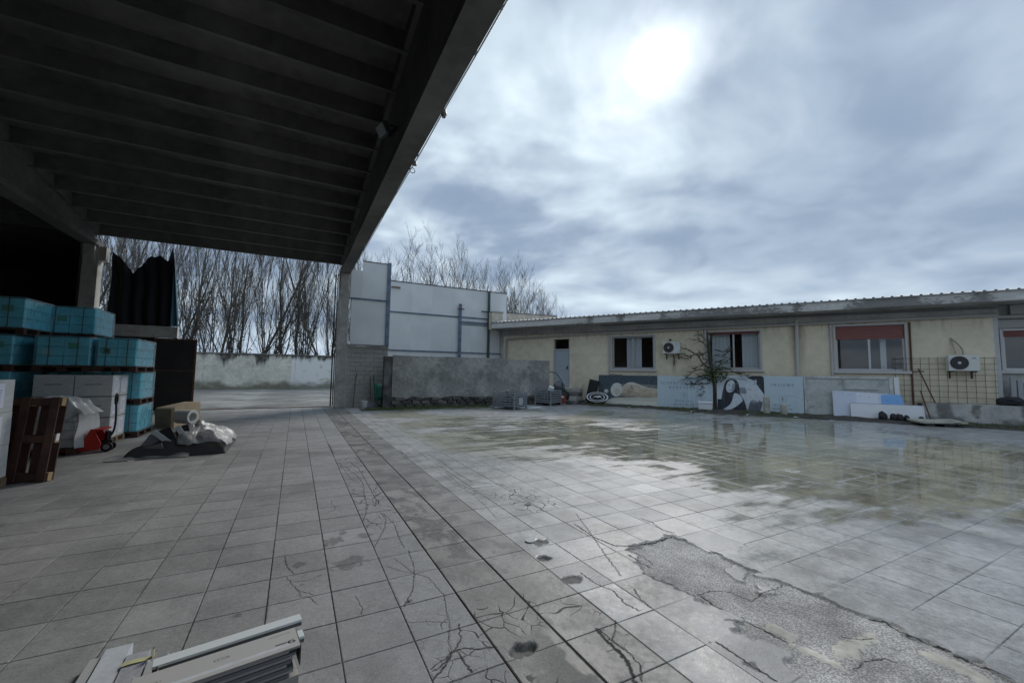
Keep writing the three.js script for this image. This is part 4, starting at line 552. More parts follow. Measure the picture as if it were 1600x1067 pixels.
{ // hoarding with a couple
  const h = board('advertising_hoarding', 'printed hoarding with a black and white couple and the word INSIEME', 'hoarding', -1.72, 0.08, -20.4, 0, 0, 0, 0.09);
  const W = 1.8, W2 = 1.36, H = 1.53;
  part('board', b2(0, W, 0, H, -0.02, 0.02), flat(0.5, 0.5, 0.5), h); part('board', b2(W + 0.01, W + W2, -0.04, H, -0.015, 0.025), flat(0.6, 0.62, 0.64), h);
  const t = canvasTex(720, 612, (g, w, hh) => {
    const q = rng(6); g.fillStyle = '#c3cbd2'; g.fillRect(0, 0, w, hh); g.strokeStyle = '#4a525a'; g.lineWidth = 8; g.beginPath(); g.moveTo(0, 26); g.lineTo(460, 70); g.stroke();
    g.fillStyle = '#7d868c'; g.fillRect(350, 210, 110, 100);
    g.fillStyle = '#2d3138'; g.beginPath(); g.moveTo(480, 40); g.bezierCurveTo(560, -30, 720, -20, 720, 40); g.lineTo(720, 320); g.bezierCurveTo(690, 260, 640, 200, 600, 120); g.bezierCurveTo(560, 60, 520, 60, 480, 40); g.fill();
    g.fillStyle = '#ccd2d8'; g.beginPath(); g.moveTo(470, 40); g.bezierCurveTo(440, 120, 430, 200, 470, 300); g.lineTo(440, 440); g.lineTo(560, 612); g.lineTo(720, 400); g.lineTo(720, 330); g.bezierCurveTo(650, 240, 610, 150, 590, 90); g.closePath(); g.fill(); g.fillStyle = '#b4bcc4'; g.beginPath(); g.ellipse(590, 110, 26, 46, 0.3, 0, 7); g.fill(); g.fillStyle = '#5c6268'; g.fillRect(470, 236, 60, 9); g.fillRect(456, 86, 22, 9);
    g.fillStyle = '#2a2e36'; g.beginPath(); g.moveTo(100, 420); g.bezierCurveTo(90, 120, 150, 60, 240, 58); g.bezierCurveTo(340, 60, 360, 160, 352, 300); g.lineTo(420, 420); g.lineTo(470, 612); g.lineTo(0, 612); g.lineTo(10, 420); g.closePath(); g.fill();
    g.fillStyle = '#cdd3d9'; g.beginPath(); g.ellipse(216, 190, 66, 112, 0.25, 0, 7); g.fill(); g.fillStyle = '#3a3f47'; g.fillRect(176, 168, 34, 8); g.fillRect(236, 160, 30, 8); g.fillRect(190, 252, 44, 10); g.fillStyle = '#8b9299'; g.beginPath(); g.ellipse(262, 210, 22, 70, 0.2, 0, 7); g.fill();
    g.fillStyle = '#ccd3d9'; g.beginPath(); g.moveTo(270, 310); g.bezierCurveTo(340, 300, 400, 360, 400, 440); g.bezierCurveTo(320, 520, 250, 600, 120, 612); g.lineTo(100, 580); g.bezierCurveTo(200, 540, 240, 460, 250, 380); g.closePath(); g.fill();
    g.fillStyle = '#4b5058'; for (let i = 0; i < 22; i++) { g.globalAlpha = 0.6; g.beginPath(); g.moveTo(470 + 8 * i, 612); g.quadraticCurveTo(480 + 9 * i, 500, 520 + 8 * i, 400 + 60 * q()); g.lineTo(530 + 8 * i, 410 + 50 * q()); g.lineTo(486 + 8 * i, 612); g.fill(); } g.globalAlpha = 1; for (let i = 0; i < 260; i++) { const a = q(); g.globalAlpha = 0.3; g.strokeStyle = q() < 0.5 ? '#14161b' : '#555c66'; g.lineWidth = 2; g.beginPath(); const sx = 120 + 40 * a; g.moveTo(240 - 60 * a, 60 + 30 * a); g.bezierCurveTo(sx - 30, 160, sx - 40, 300, 60 + 90 * q(), 420 + 190 * q()); g.stroke(); } for (let i = 0; i < 400; i++) { g.globalAlpha = 0.08; g.fillStyle = q() < 0.5 ? '#f2f4f6' : '#7d858d'; g.beginPath(); g.ellipse(160 + 520 * q(), 90 + 480 * q(), 14 + 20 * q(), 8, q() * 3, 0, 7); g.fill(); } g.globalAlpha = 1; grimeOn(g, w, hh, 12, 260, '#3c3a32');
  });
  face(W, H, 0.04, t, 'print', h);
  const t2 = canvasTex(544, 628, (g, w, hh) => { g.fillStyle = '#bccbd2'; g.fillRect(0, 0, w, hh); const q = rng(9); for (let i = 0; i < 40; i++) { g.fillStyle = ['#c8d4d8', '#b2c4cc', '#c0ced0'][i % 3]; g.globalAlpha = 0.22; g.fillRect(q() * w, q() * hh, 30 + 90 * q(), 40 + 160 * q()); } g.globalAlpha = 1; spaced(g, 'INSIEME', w * 0.48, hh * 0.27, 64, 14, '#5d6d76'); emblem(g, w * 0.47, hh * 0.6, 58); spaced(g, 'MARISA', w * 0.46, hh * 0.79, 46, 14, '#5d6d76'); spaced(g, 'BORTOLIN', w * 0.46, hh * 0.89, 46, 8, '#5d6d76'); g.strokeStyle = 'rgba(120,150,155,.6)'; g.lineWidth = 5; g.beginPath(); g.moveTo(300, 330); g.quadraticCurveTo(430, 300, 520, 390); g.stroke(); grimeOn(g, w, hh, 15, 160, '#54564e'); });
  const m2 = new THREE.MeshStandardMaterial({ map: t2, roughness: 0.45 }); part('print', new THREE.PlaneGeometry(W2 - 0.01, H + 0.04).translate(W + 0.005 + W2 / 2, H / 2 - 0.02, 0.027), m2, h, true);
}
{
  const dp = board('door_panel', 'old white framed door panel lying on its side behind the blue-tinted sheet', 'panel', 1.47, 0.1, -20.45, 0, 0, 0, 0.1);
  const pw = surf([0.56, 0.57, 0.56], { m: 1.4, seed: 131, var1: 0.3, stain: [0.42, 0.42, 0.4] });
  part('infill', b2(0.06, 2.62, 0.0, 1.45, -0.02, 0.0), surf([0.46, 0.47, 0.45], { m: 1.2, seed: 133, var1: 0.4, stain: [0.34, 0.34, 0.32] }), dp);
  part('frame', [b2(0, 2.74, 1.45, 1.54, -0.03, 0.03), b2(2.62, 2.72, 0, 1.45, -0.03, 0.03), b2(0, 0.06, 0, 1.45, -0.03, 0.03)], pw, dp); part('frame', b2(2.76, 2.9, 0, 1.53, -0.05, 0.02), white, dp);
  part('crossbar', [b2(1.25, 1.3, 1.05, 1.4, 0.002, 0.02), b2(1.25, 2.3, 1.02, 1.05, 0.002, 0.02)], greyMetal, dp);
  const s = board('plastic_sheet', 'white plastic sheet with a pale blue patch at its right end', 'sheet', 2.36, 0.06, -20.26, 0, 0, 0, 0.12);
  const W = 2.06, H = 1.02; const shp = new THREE.Shape([[0, 0], [W, 0], [W, 0.62], [W - 0.06, 0.92], [0, H]].map((p) => new THREE.Vector2(...p)));
  const eg = new THREE.ExtrudeGeometry(shp, { depth: 0.012, bevelEnabled: false }), ep = eg.attributes.position, eu = eg.attributes.uv; for (let i = 0; i < ep.count; i++) eu.setXY(i, ep.getX(i) / W, ep.getY(i) / H);
  part('sheet', eg, new THREE.MeshStandardMaterial({ roughness: 0.3, map: canvasTex(512, 256, (g) => { g.fillStyle = '#d2d8e6'; g.fillRect(0, 0, 512, 256); g.fillStyle = '#e0e4ee'; g.fillRect(180, 0, 160, 256); g.fillStyle = '#7fb2e8'; g.beginPath(); g.moveTo(358, 30); g.lineTo(512, 20); g.lineTo(512, 256); g.lineTo(380, 256); g.quadraticCurveTo(350, 120, 358, 30); g.fill(); grimeOn(g, 512, 256, 19, 60, '#556'); }) }), s, true);
  const q = rng(2); for (let k = 0; k < 8; k++) part('rivet', cy(0.012, 0.012, 0.006, 0.06 + k * 0.26, H - 0.06 - 0.045 * k * 0.9, 0.016, Math.PI / 2, 0, 0, 8), darkMetal, s);
  const b = board('white_board', 'long low white board leaning in front of the blue-patched sheet', 'board', 2.87, 0.07, -20.12, 0, 0, 0, 0.16);
  part('panel', rb(2.05, 0.55, 0.03, 1.025, 0.275, 0, 0.004), surf([0.74, 0.75, 0.77], { m: 2, var1: 0.1, var2: 0.08, seed: 137, rough: 0.35, n: 256 }), b); part('edge_trim', b2(0, 2.05, 0.552, 0.565, -0.016, 0.018), greyMetal, b);
  const wb = bt('foam_box', 'small white foam box at the end of the light blue hoarding half', 'box', -2.15, 0.1, -20.0); part('body', rb(0.54, 0.26, 0.3, 0, 0.13, 0, 0.015), white, wb); part('lid', rb(0.57, 0.08, 0.33, 0, 0.302, 0, 0.015), flat(0.78, 0.79, 0.8, 0.6), wb);
  for (const [r, w, h, lab] of [[0.15, 0.22, 0.8, 'taller of the two short stone bollards before the INSIEME board'], [0.73, 0.22, 0.5, 'shorter of the two stone bollards before the INSIEME board']]) { const c = bt('stone_bollard', lab, 'bollard', r, -0.03, -19.95, 'stone bollards'); part('shaft', rb(w, h, 0.2, 0, h / 2, 0, 0.05, 0, 0.15, 0.01, 3), surf([0.40, 0.38, 0.32], { m: 0.6, n: 256, seed: 140 + Math.round(h * 10), bump: 0.01, spots: 0.25 }), c); }
  for (let k = 0; k < 5; k++) { const l = bt('rubble_lump', ['largest dark rubble lump', 'second dark rubble lump', 'third dark rubble lump', 'small flat dark rubble lump', 'rightmost dark rubble lump near the slab'][k] + ' below the long white board', 'rubble', [3.72, 4.02, 4.2, 4.38, 4.75][k], 0.04, -19.9, 'rubble lumps'); const g = new THREE.IcosahedronGeometry([0.14, 0.1, 0.11, 0.08, 0.08][k], 1), p = g.attributes.position; for (let i = 0; i < p.count; i++) { const f = 0.7 + 0.6 * vn(p.getX(i) * 15 + k * 9, p.getY(i) * 15 + p.getZ(i) * 11); p.setXYZ(i, p.getX(i) * f, p.getY(i) * f * 1.5 + 0.12, p.getZ(i) * f); } g.computeVertexNormals(); part('lump', g, flat(0.03, 0.028, 0.03, 0.9), l); }
  const sl = bt('flat_slab', 'thin pale slab lying flat on blocks beside the wet yard', 'slab', 5.0, 0, -19.4); sl.rotation.y += 0.25; part('slab', rb(1.25, 0.05, 0.75, 0, 0.16, 0, 0.01, 0.06, 0, 0.03), surf([0.38, 0.36, 0.3], { m: 1, n: 256, seed: 151, stain: [0.14, 0.15, 0.08] }), sl); part('support', b2(-0.4, -0.15, 0, 0.14, -0.2, 0.2), concDark, sl); part('support', b2(0.1, 0.4, 0, 0.13, -0.2, 0.2), concDark, sl);
  solo('leaning_rod', bar(at(5.24, 0.72, -20.3), at(5.0, 1.95, -20.9), 0.022, 6), rust, 'longer thin rusty rod leaning on the wire mesh', 'rod'); solo('leaning_rod', bar(at(5.02, 0.1, -19.95), at(4.86, 1.16, -20.25), 0.02, 6), rust, 'shorter thin rod standing at the end of the low plinth wall', 'rod');
  const pl = bt('plinth_wall', 'low mossy white plinth wall under the wire mesh', 'wall', 4.92, 0, -20.3); part('wall', rb(9, 0.8, 0.25, 4.5, 0.33, 0, 0.02), surf([0.42, 0.415, 0.39], { m: 2, seed: 155, var1: 0.6, stain: [0.2, 0.2, 0.16], bump: 0.008 }), pl); part('earth_fill', b2(0.02, 9, 0.0, 0.68, -0.69, -0.126), surf([0.06, 0.055, 0.045], { m: 1, n: 256, seed: 156 }), pl);
  const ms = bt('wire_mesh', 'rusty welded wire mesh fixed to the cream wall under the air conditioner', 'mesh', 4.35, 0.7, WN + 0.06); for (let k = 0; k < 12; k++) part('wire', bar([k * 0.235, 0, 0], [k * 0.235 + 0.02, 1.68, 0], 0.0065, 5), rust, ms); for (let k = 0; k < 9; k++) part('wire', bar([-0.05, 0.03 + k * 0.2, 0.012], [2.66, 0.02 + k * 0.202, 0.012], 0.0065, 5), rust, ms);
  const rad = bt('radiator_stack', 'grey metal radiator panels stacked in front of the right wing', 'radiator', 7.35, 0.72, -20.95); for (let k = 0; k < 5; k++) part('section', rb(0.13, 0.95 - 0.09 * k, 0.1, k * 0.16, (0.95 - 0.09 * k) / 2, 0, 0.02), flat(0.33, 0.34, 0.36, 0.5), rad); part('rail', [b2(-0.05, 0.7, 0.1, 0.16, -0.07, -0.052)], darkMetal, rad);
  const bag = bt('dark_bundle', 'dark crumpled bundle lying on the plinth wall at the right edge', 'bundle', 7.05, 0.72, -20.35); const bg = new THREE.IcosahedronGeometry(0.28, 3), bp = bg.attributes.position; for (let i = 0; i < bp.count; i++) { const f = 0.75 + 0.5 * vn(bp.getX(i) * 9 + 4, bp.getY(i) * 9 + bp.getZ(i) * 7); bp.setXYZ(i, bp.getX(i) * f * 1.2, Math.max(0, bp.getY(i) * f * 0.6 + 0.13), bp.getZ(i) * f * 0.7); } bg.computeVertexNormals(); part('cloth', bg, flat(0.02, 0.02, 0.024, 0.8), bag);
}
{ // oval sign and dark case beside the first hoarding
  const s = board('oval_sign', 'black and white oval sign leaning at the left end of the reclining figure hoarding', 'sign', -7.15, 0.15, -20.05, 0, 0, 0, 0.3);
  const el = new THREE.CylinderGeometry(0.5, 0.5, 0.04, 40).rotateX(Math.PI / 2); el.scale(1.15, 0.52, 1); part('plate', el.translate(0, 0.28, 0), black, s);
  const ringE = (r, w) => new THREE.TorusGeometry(r, w, 6, 48).scale(1.15, 0.52, 0.4).translate(0, 0.28, 0.025); part('rim', ringE(0.47, 0.035), white, s); part('rim', ringE(0.33, 0.025), white, s);
  const lg = new THREE.Shape(); lg.moveTo(-0.25, -0.06); lg.quadraticCurveTo(-0.05, 0.12, 0.02, 0.02); lg.quadraticCurveTo(0.1, 0.16, 0.28, -0.06); lg.quadraticCurveTo(0.12, 0.04, 0.04, -0.05); lg.quadraticCurveTo(-0.08, 0.04, -0.25, -0.06); part('motif', new THREE.ExtrudeGeometry(lg, { depth: 0.01, bevelEnabled: false }).translate(0, 0.29, 0.022), white, s);
  const c = bt('black_case', 'tilted flat black case behind the oval sign', 'case', -7.5, 0.1, -20.35); part('shell', rb(0.5, 1.15, 0.16, 0, 0.62, 0, 0.04, 0, 0, -0.22, 2), flat(0.02, 0.02, 0.022, 0.5), c); part('seam', rb(0.505, 0.02, 0.165, 0, 0.62, 0, 0.005, 0, 0, -0.22), darkMetal, c);
}
// crates with scrap, red bundle, rubbish bags
function crate(label, x, z, ry, W, D, H) {
  const c = thing('scrap_crate', label, 'crate', [x, 0, z], ry, 'grey scrap crates'); const m = flat(0.30, 0.32, 0.34, 0.55, 0.3), y0 = 0.14;
  for (const [a, b] of [[-1, -1], [1, -1], [-1, 1], [1, 1]]) part('post', [b2(a * W / 2 - 0.025, a * W / 2 + 0.025, 0, y0 + H, b * D / 2 - 0.025, b * D / 2 + 0.025), b2(a * W / 2 - 0.05, a * W / 2 + 0.05, 0, 0.03, b * D / 2 - 0.05, b * D / 2 + 0.05)], m, c);
  for (let k = 0; k < 6; k++) { const y = y0 + 0.04 + k * (H - 0.06) / 5; for (const s of [-1, 1]) { part('slat', b2(-W / 2 + 0.026, W / 2 - 0.026, y - 0.035, y + 0.02, s * D / 2 - 0.012, s * D / 2 + 0.012), m, c); part('slat', b2(s * W / 2 - 0.012, s * W / 2 + 0.012, y - 0.035, y + 0.02, -D / 2 + 0.026, D / 2 - 0.026), m, c); } }
  for (let k = 1; k < 5; k++) for (const s of [-1, 1]) { part('batten', b2(-W / 2 + k * W / 5 - 0.012, -W / 2 + k * W / 5 + 0.012, y0, y0 + H, s * (D / 2 + 0.018) - 0.005, s * (D / 2 + 0.018) + 0.005), m, c); part('batten', b2(s * (W / 2 + 0.018) - 0.005, s * (W / 2 + 0.018) + 0.005, y0, y0 + H, -D / 2 + k * D / 5 - 0.012, -D / 2 + k * D / 5 + 0.012), m, c); }
  part('floor', b2(-W / 2 + 0.03, W / 2 - 0.03, y0 - 0.03, y0, -D / 2 + 0.03, D / 2 - 0.03), darkMetal, c);
  const q = rng(Math.round(x * 10)), sc = []; for (let k = 0; k < 14; k++) sc.push(rb(0.2 + 0.35 * q(), 0.04 + 0.1 * q(), 0.12 + 0.2 * q(), (q() - 0.5) * W * 0.55, y0 + 0.08 + H * 0.75 * q(), (q() - 0.5) * D * 0.55, 0.01, q(), q() * 3, q() * 0.6)); part('scrap', sc, flat(0.05, 0.05, 0.052, 0.7), c);
  return c;
}
{
  const c1 = crate('grey slatted crate of scrap, nearer to the camera, in front of the rendered wall', 8.55, -16.35, 0.5, 1.0, 1.1, 0.58); part('plate', b2(0.5 + 0.03, 0.5 + 0.035, 0.2, 0.46, -0.15, 0.15), flat(0.45, 0.47, 0.5, 0.5), c1); part('plate', b2(-0.16, 0.16, 0.2, 0.5, 0.575, 0.58), flat(0.45, 0.47, 0.5, 0.5), c1);
  const c2 = crate('grey slatted crate of scrap at the right end of the rendered wall', 11.35, -17.55, 0.45, 1.0, 0.9, 0.62);
  const box = part('carton_scrap', rb(0.34, 0.2, 0.26, 0.1, 0.82, 0.1, 0.01, 0.4, 0.5, 0.2), white, c2);
  const rd = thing('red_sack', 'red mesh sack beside the second scrap crate', 'sack', [12.15, 0, -17.6]); const g = new RoundedBoxGeometry(0.44, 0.46, 0.4, 6, 0.09), p = g.attributes.position; for (let i = 0; i < p.count; i++) { const f = 0.8 + 0.4 * vn(p.getX(i) * 12, p.getY(i) * 12 + p.getZ(i) * 9); p.setXYZ(i, p.getX(i) * f, Math.max(0, p.getY(i) * f + 0.24), p.getZ(i) * f); } g.computeVertexNormals(); part('sack', g, surf([0.22, 0.05, 0.04], { m: 0.3, n: 256, seed: 160, spots: 0.3 }), rd); part('tag', bx(0.1, 0.08, 0.01, -0.05, 0.4, 0.24, -0.4), white, rd);
  for (const [lab, x, y, z, s, c] of [['lower black rubbish bag behind the red sack', 12.55, 0, -18.15, 0.45, 0.012], ['grey rubbish bag on top by the handrail', 12.55, 0.62, -18.35, 0.32, 0.16]]) { const b = thing('rubbish_bag', lab, 'rubbish bag', [x, y, z], 0, 'rubbish bags'); const g2 = new THREE.IcosahedronGeometry(s, 4), p2 = g2.attributes.position; for (let i = 0; i < p2.count; i++) { const X = p2.getX(i), Y = p2.getY(i), Z = p2.getZ(i), f = 0.85 + 0.2 * vn(X * 7 + 3, Y * 7 + Z * 6) + 0.1 * vn(X * 22, Y * 20 + Z * 18); p2.setXYZ(i, X * f, Math.max(0, Y * f * 0.95 + s * 0.8), Z * f); } g2.computeVertexNormals(); part('bag', g2, flat(c, c, c * 1.05, 0.3), b); part('knot', cy(0.02, 0.06, 0.1, 0, s * 1.75, 0, 0.2, 0.2), flat(c, c, c, 0.4), b); }
  solo('paper_sheet', rot(new THREE.BoxGeometry(0.7, 0.006, 0.28), 0, 0.2, 0).translate(9.9, 0.006, -16.4), white, 'flat white scrap of sheet on the ground between the two crates', 'sheet');
}
// bare climbing vine
{
  const v = bt('climbing_vine', 'leafless dark climbing vine spreading over the wall between the two hoardings', 'vine', -1.9, 0.05, -20.6); const q = rng(17), wood = [], twigs = [], leaves = [];
  const grow = (p, d, L, r, lev) => { let a = p.clone(); const pts = [a.clone()]; for (let k = 0; k < 5; k++) { d.x += (q() - 0.5) * 0.5; d.y += (q() - 0.5) * 0.35 - (lev > 0 ? 0.06 : 0); d.z += (q() - 0.5) * 0.3 + (a.z > 0.55 ? -0.3 : 0.02); d.normalize(); a = a.clone().addScaledVector(d, L / 5); if (a.z < -0.3) a.z = -0.3; if (a.y > 3.4) { a.y = 3.4; d.y = -0.3; } pts.push(a); if (lev < 3 && q() < (lev === 0 ? 0.9 : 0.62)) grow(a.clone(), V(d.x + (q() - 0.5) * 2.2, d.y + (q() - 0.5) * 1.2, d.z + (q() - 0.4) * 0.9).normalize(), L * (lev === 1 ? 0.28 : 0.5) * (0.8 + 0.5 * q()), r * 0.6, lev + 1); if (lev >= 2 && q() < 0.5) { const g = new THREE.PlaneGeometry(0.07, 0.05).rotateX(q() * 3).rotateY(q() * 6).translate(a.x, a.y, a.z); leaves.push(g); } }
    const g = new THREE.TubeGeometry(new THREE.CatmullRomCurve3(pts), 9, r, lev < 2 ? 6 : 4); (lev < 2 ? wood : twigs).push(g); };
  const VL = [[5,-0.05,0.16,-0.02,0.48,0.02,1.61,-0.11,2.22,-0.15,2.84,-0.16,3.54],[4,-0.01,0.16,0.05,0.97,-0.01,1.77,-0.05,2.34,-0.1,2.84,-0.03,3.25],[3,-0.12,1.85,-0.41,2.14,-0.56,2.43,-0.71,2.52,-0.98,2.73,-1.29,2.82],[2,-0.71,2.52,-1.06,2.31,-1.26,2.33],[2,-0.15,2.84,-0.32,3.01,-0.54,3.14,-0.91,3.23],[2,-0.18,2.63,-0.41,2.49,-0.5,2.47],[2,-0.24,3.13,-0.39,3.34,-0.5,3.41],[2,0.02,1.61,-0.27,1.77,-0.53,1.81,-0.8,1.68,-1.0,1.52,-1.22,1.24],[2,-0.05,1.61,-0.35,1.53,-0.73,1.4,-1.12,1.39],[2,-0.13,1.45,-0.43,1.36,-0.66,1.23],[2,0.1,1.78,0.47,1.94,0.75,1.78,1.09,1.63,1.43,1.55],[2,0.21,1.78,0.57,1.86,0.92,1.7,1.3,1.67],[2,0.12,2.67,0.19,2.71,0.48,2.6,0.77,2.7],[2,0.11,2.43,0.19,2.46,0.4,2.38,0.57,2.5],[2,-0.03,1.04,-0.25,1.0,-0.47,0.91],[2,-0.03,0.8,-0.25,0.77,-0.42,0.71],[2,-0.04,0.6,-0.29,0.57,-0.56,0.54],[2,-0.1,1.2,-0.43,1.16,-0.97,1.14],[2,0.02,1.61,0.25,1.94,0.4,2.06,0.68,2.1],[2,-0.11,2.3,-0.26,2.1,-0.57,1.93,-0.8,1.85],[2,-0.01,1.94,0.18,2.14,0.36,2.14],[2,-0.71,2.52,-0.9,2.43,-1.23,2.54],[2,-0.11,2.22,-0.33,2.31,-0.44,2.51]];
  VL.forEach(([w, ...P], i) => { const pts = []; for (let k = 0; k < P.length; k += 2) pts.push(V(P[k], Math.max(0, P[k + 1]), 0.1 * q() + (i < 2 ? 0 : 0.02 * k))); const r0 = w * (i < 2 ? 0.015 : 0.011); (i < 2 ? wood : twigs).push(taper(pts, r0, r0 * 0.45, 6)); const c = new THREE.CatmullRomCurve3(pts); for (let k = 0; k < (i < 2 ? 22 : 11); k++) { const t = 0.25 + 0.75 * q(), p0 = c.getPoint(t), d = c.getTangent(t); d.x += (q() - 0.5) * 1.6; d.y += (q() - 0.5) * 1.6; d.z += (q() - 0.3) * 0.6; d.normalize(); const L = 0.12 + 0.3 * q(), m = p0.clone().addScaledVector(d, L / 2); m.y += 0.03; twigs.push(taper([p0, m, p0.clone().addScaledVector(d, L)], 0.009, 0.004, 4)); for (let e = 0; e < 2; e++) if (q() < 0.4) leaves.push(new THREE.PlaneGeometry(0.07, 0.05).rotateX(q() * 3).rotateY(q() * 6).translate(m.x + 0.05 * q(), m.y, m.z)); } });
  for (let i = 0; i < 520; i++) { const g = new THREE.PlaneGeometry(0.06, 0.045).rotateX(q() * 3).rotateY(q() * 6); const a = q() * 6.3, rr = Math.sqrt(q()); leaves.push(g.translate(0.15 + rr * 0.5 * Math.cos(a), 1.62 + rr * 0.4 * Math.sin(a), 0.05 + 0.25 * q())); }
  const dw = flat(0.085, 0.075, 0.055, 0.9); part('trunk', wood, dw, v); part('twigs', twigs, dw, v); part('leaves', leaves, flat(0.08, 0.125, 0.05, 0.8, 0, { side: THREE.DoubleSide }), v);
}
// tools against the block wall
{
  const zf = -19.38;
  const wood = flat(0.10, 0.075, 0.05, 0.8);
  solo('iron_rod', bar([2.28, 0, zf + 0.25], [2.42, 1.5, zf + 0.02], 0.014, 6), rust, 'bare iron rod leaning on the block wall next to the column', 'rod');
  const bk = thing('bucket', 'white plastic bucket standing by the block wall', 'bucket', [2.66, 0, -18.62]); part('pail', new THREE.LatheGeometry([[0, 0.005], [0.13, 0.0], [0.165, 0.3], [0.172, 0.3], [0.172, 0.32], [0.158, 0.32], [0.125, 0.02], [0, 0.02]].map((p) => new THREE.Vector2(...p)), 24), flat(0.62, 0.62, 0.58, 0.5), bk); part('handle', new THREE.TorusGeometry(0.165, 0.006, 5, 20, Math.PI).rotateX(0.9).translate(0, 0.29, 0), steel, bk);
  for (const [x, lean, lab] of [[2.95, 0.02, 'long-handled shovel beside the white bucket'], [3.17, -0.08, 'shovel between the first shovel and the green wheelbarrow']]) { const s = thing('shovel', lab, 'shovel', [x, 0, -18.75], 0, 'shovels by the block wall'); part('handle', bar([0, 0.26, 0], [lean, 1.35, -0.4], 0.017, 8), wood, s); part('blade', [rb(0.22, 0.28, 0.02, 0, 0.14, 0.05, 0.008, -0.35), cy(0.02, 0.03, 0.12, 0, 0.29, 0, -0.3)], flat(0.13, 0.13, 0.14, 0.5, 0.6), s); }
  const bro = thing('broom', 'broom handle leaning in the corner behind the wheelbarrow', 'broom', [3.42, 0, -18.95]); part('handle', bar([0, 0.1, 0], [0.06, 1.2, -0.3], 0.014, 6), wood, bro); part('bristles', rb(0.3, 0.14, 0.06, 0, 0.07, 0, 0.02), flat(0.03, 0.03, 0.03, 0.9), bro);
  const w = thing('wheelbarrow', 'green wheelbarrow standing upright against the corner of the block wall', 'wheelbarrow', [3.36, 0, -18.55]);
  const tray = grid(14, 14, (u, v) => { const x = (u - 0.5) * mix(0.5, 0.62, v), y = mix(0.32, 1.05, v), b = Math.pow(Math.abs(u - 0.5) * 2, 3) * 0.14 + Math.pow(Math.abs(v - 0.5) * 2, 4) * 0.14; return [x, y, -b + 0.1 - 0.12 * v]; }), tb = tray.clone().translate(0, 0, -0.02); tb.index.array.reverse(); tb.computeVertexNormals();
  part('tray', [tray, tb], flat(0.02, 0.15, 0.105, 0.45), w); part('frame', [tube([[-0.22, 0.05, 0.15], [-0.26, 0.5, 0.2], [-0.3, 1.1, -0.05], [-0.28, 1.45, -0.25]], 0.018), tube([[0.22, 0.05, 0.15], [0.26, 0.5, 0.2], [0.3, 1.1, -0.05], [0.28, 1.45, -0.25]], 0.018), bar([-0.24, 0.3, 0.17], [0.24, 0.3, 0.17], 0.016)], flat(0.03, 0.09, 0.07, 0.5), w);
  const wh = part('wheel', new THREE.TorusGeometry(0.13, 0.04, 8, 20).rotateY(Math.PI / 2).translate(0, 0.17, 0.16), black, w); part('rim', cy(0.09, 0.09, 0.04, 0, 0.17, 0.16, 0, Math.PI / 2), greyMetal, wh); part('leg', bar([-0.16, 0, 0.3], [-0.2, 0.4, 0.18], 0.016), darkMetal, w); part('leg', bar([0.16, 0, 0.3], [0.2, 0.4, 0.18], 0.016), darkMetal, w);
}
// ------------------------------------------------------------------ pallets of wrapped cartons
const woodP = surf([0.20, 0.14, 0.085], { m: 0.8, var1: 0.6, var2: 0.5, seed: 170, n: 256, rough: 0.85 }), woodD = surf([0.075, 0.035, 0.024], { m: 0.8, var1: 0.7, seed: 172, n: 256, rough: 0.7 });
const tealCarton = surf([0.27, 0.64, 0.72], { m: 0.8, var1: 0.6, seed: 175, n: 256, rough: 0.5 }), film = new THREE.MeshPhysicalMaterial({ color: new THREE.Color().setRGB(0.6, 0.92, 0.97), transmission: 0.84, thickness: 0, roughness: 0.14, ior: 1.45, clearcoat: 0.4, clearcoatRoughness: 0.2, bumpMap: rep(dtex(256, 256, (u, v, c) => { c[0] = c[1] = c[2] = tfbm(u, v, 6, 5, 8) * 0.5 + 0.5 * Math.abs(tfbm(u, v, 5, 4, 3) - 0.5) * 2; }, false), 0.8), bumpScale: 0.035 });
function palletParts(p, W, D, mat, h = 0.13) {
  const g = part('pallet', [-1, 0, 1].map((s) => b2(-W / 2, W / 2, h - 0.045, h - 0.022, s * (D / 2 - 0.06) - 0.06, s * (D / 2 - 0.06) + 0.06)), mat, p);
  for (let k = 0; k < 5; k++) { const x = -W / 2 + 0.06 + k * (W - 0.12) / 4; part('deck_board', b2(x - 0.055, x + 0.055, h - 0.021, h, -D / 2, D / 2), mat, g); }
  for (const a of [-1, 0, 1]) for (const b of [-1, 0, 1]) part('block', b2(a * (W / 2 - 0.06) - 0.06, a * (W / 2 - 0.06) + 0.06, 0.021, h - 0.046, b * (D / 2 - 0.06) - 0.06, b * (D / 2 - 0.06) + 0.06), mat, g);
  for (const a of [-1, 0, 1]) part('skid', b2(a * (W / 2 - 0.06) - 0.06, a * (W / 2 - 0.06) + 0.06, 0, 0.02, -D / 2, D / 2), mat, g);
}
let wq = rng(91);
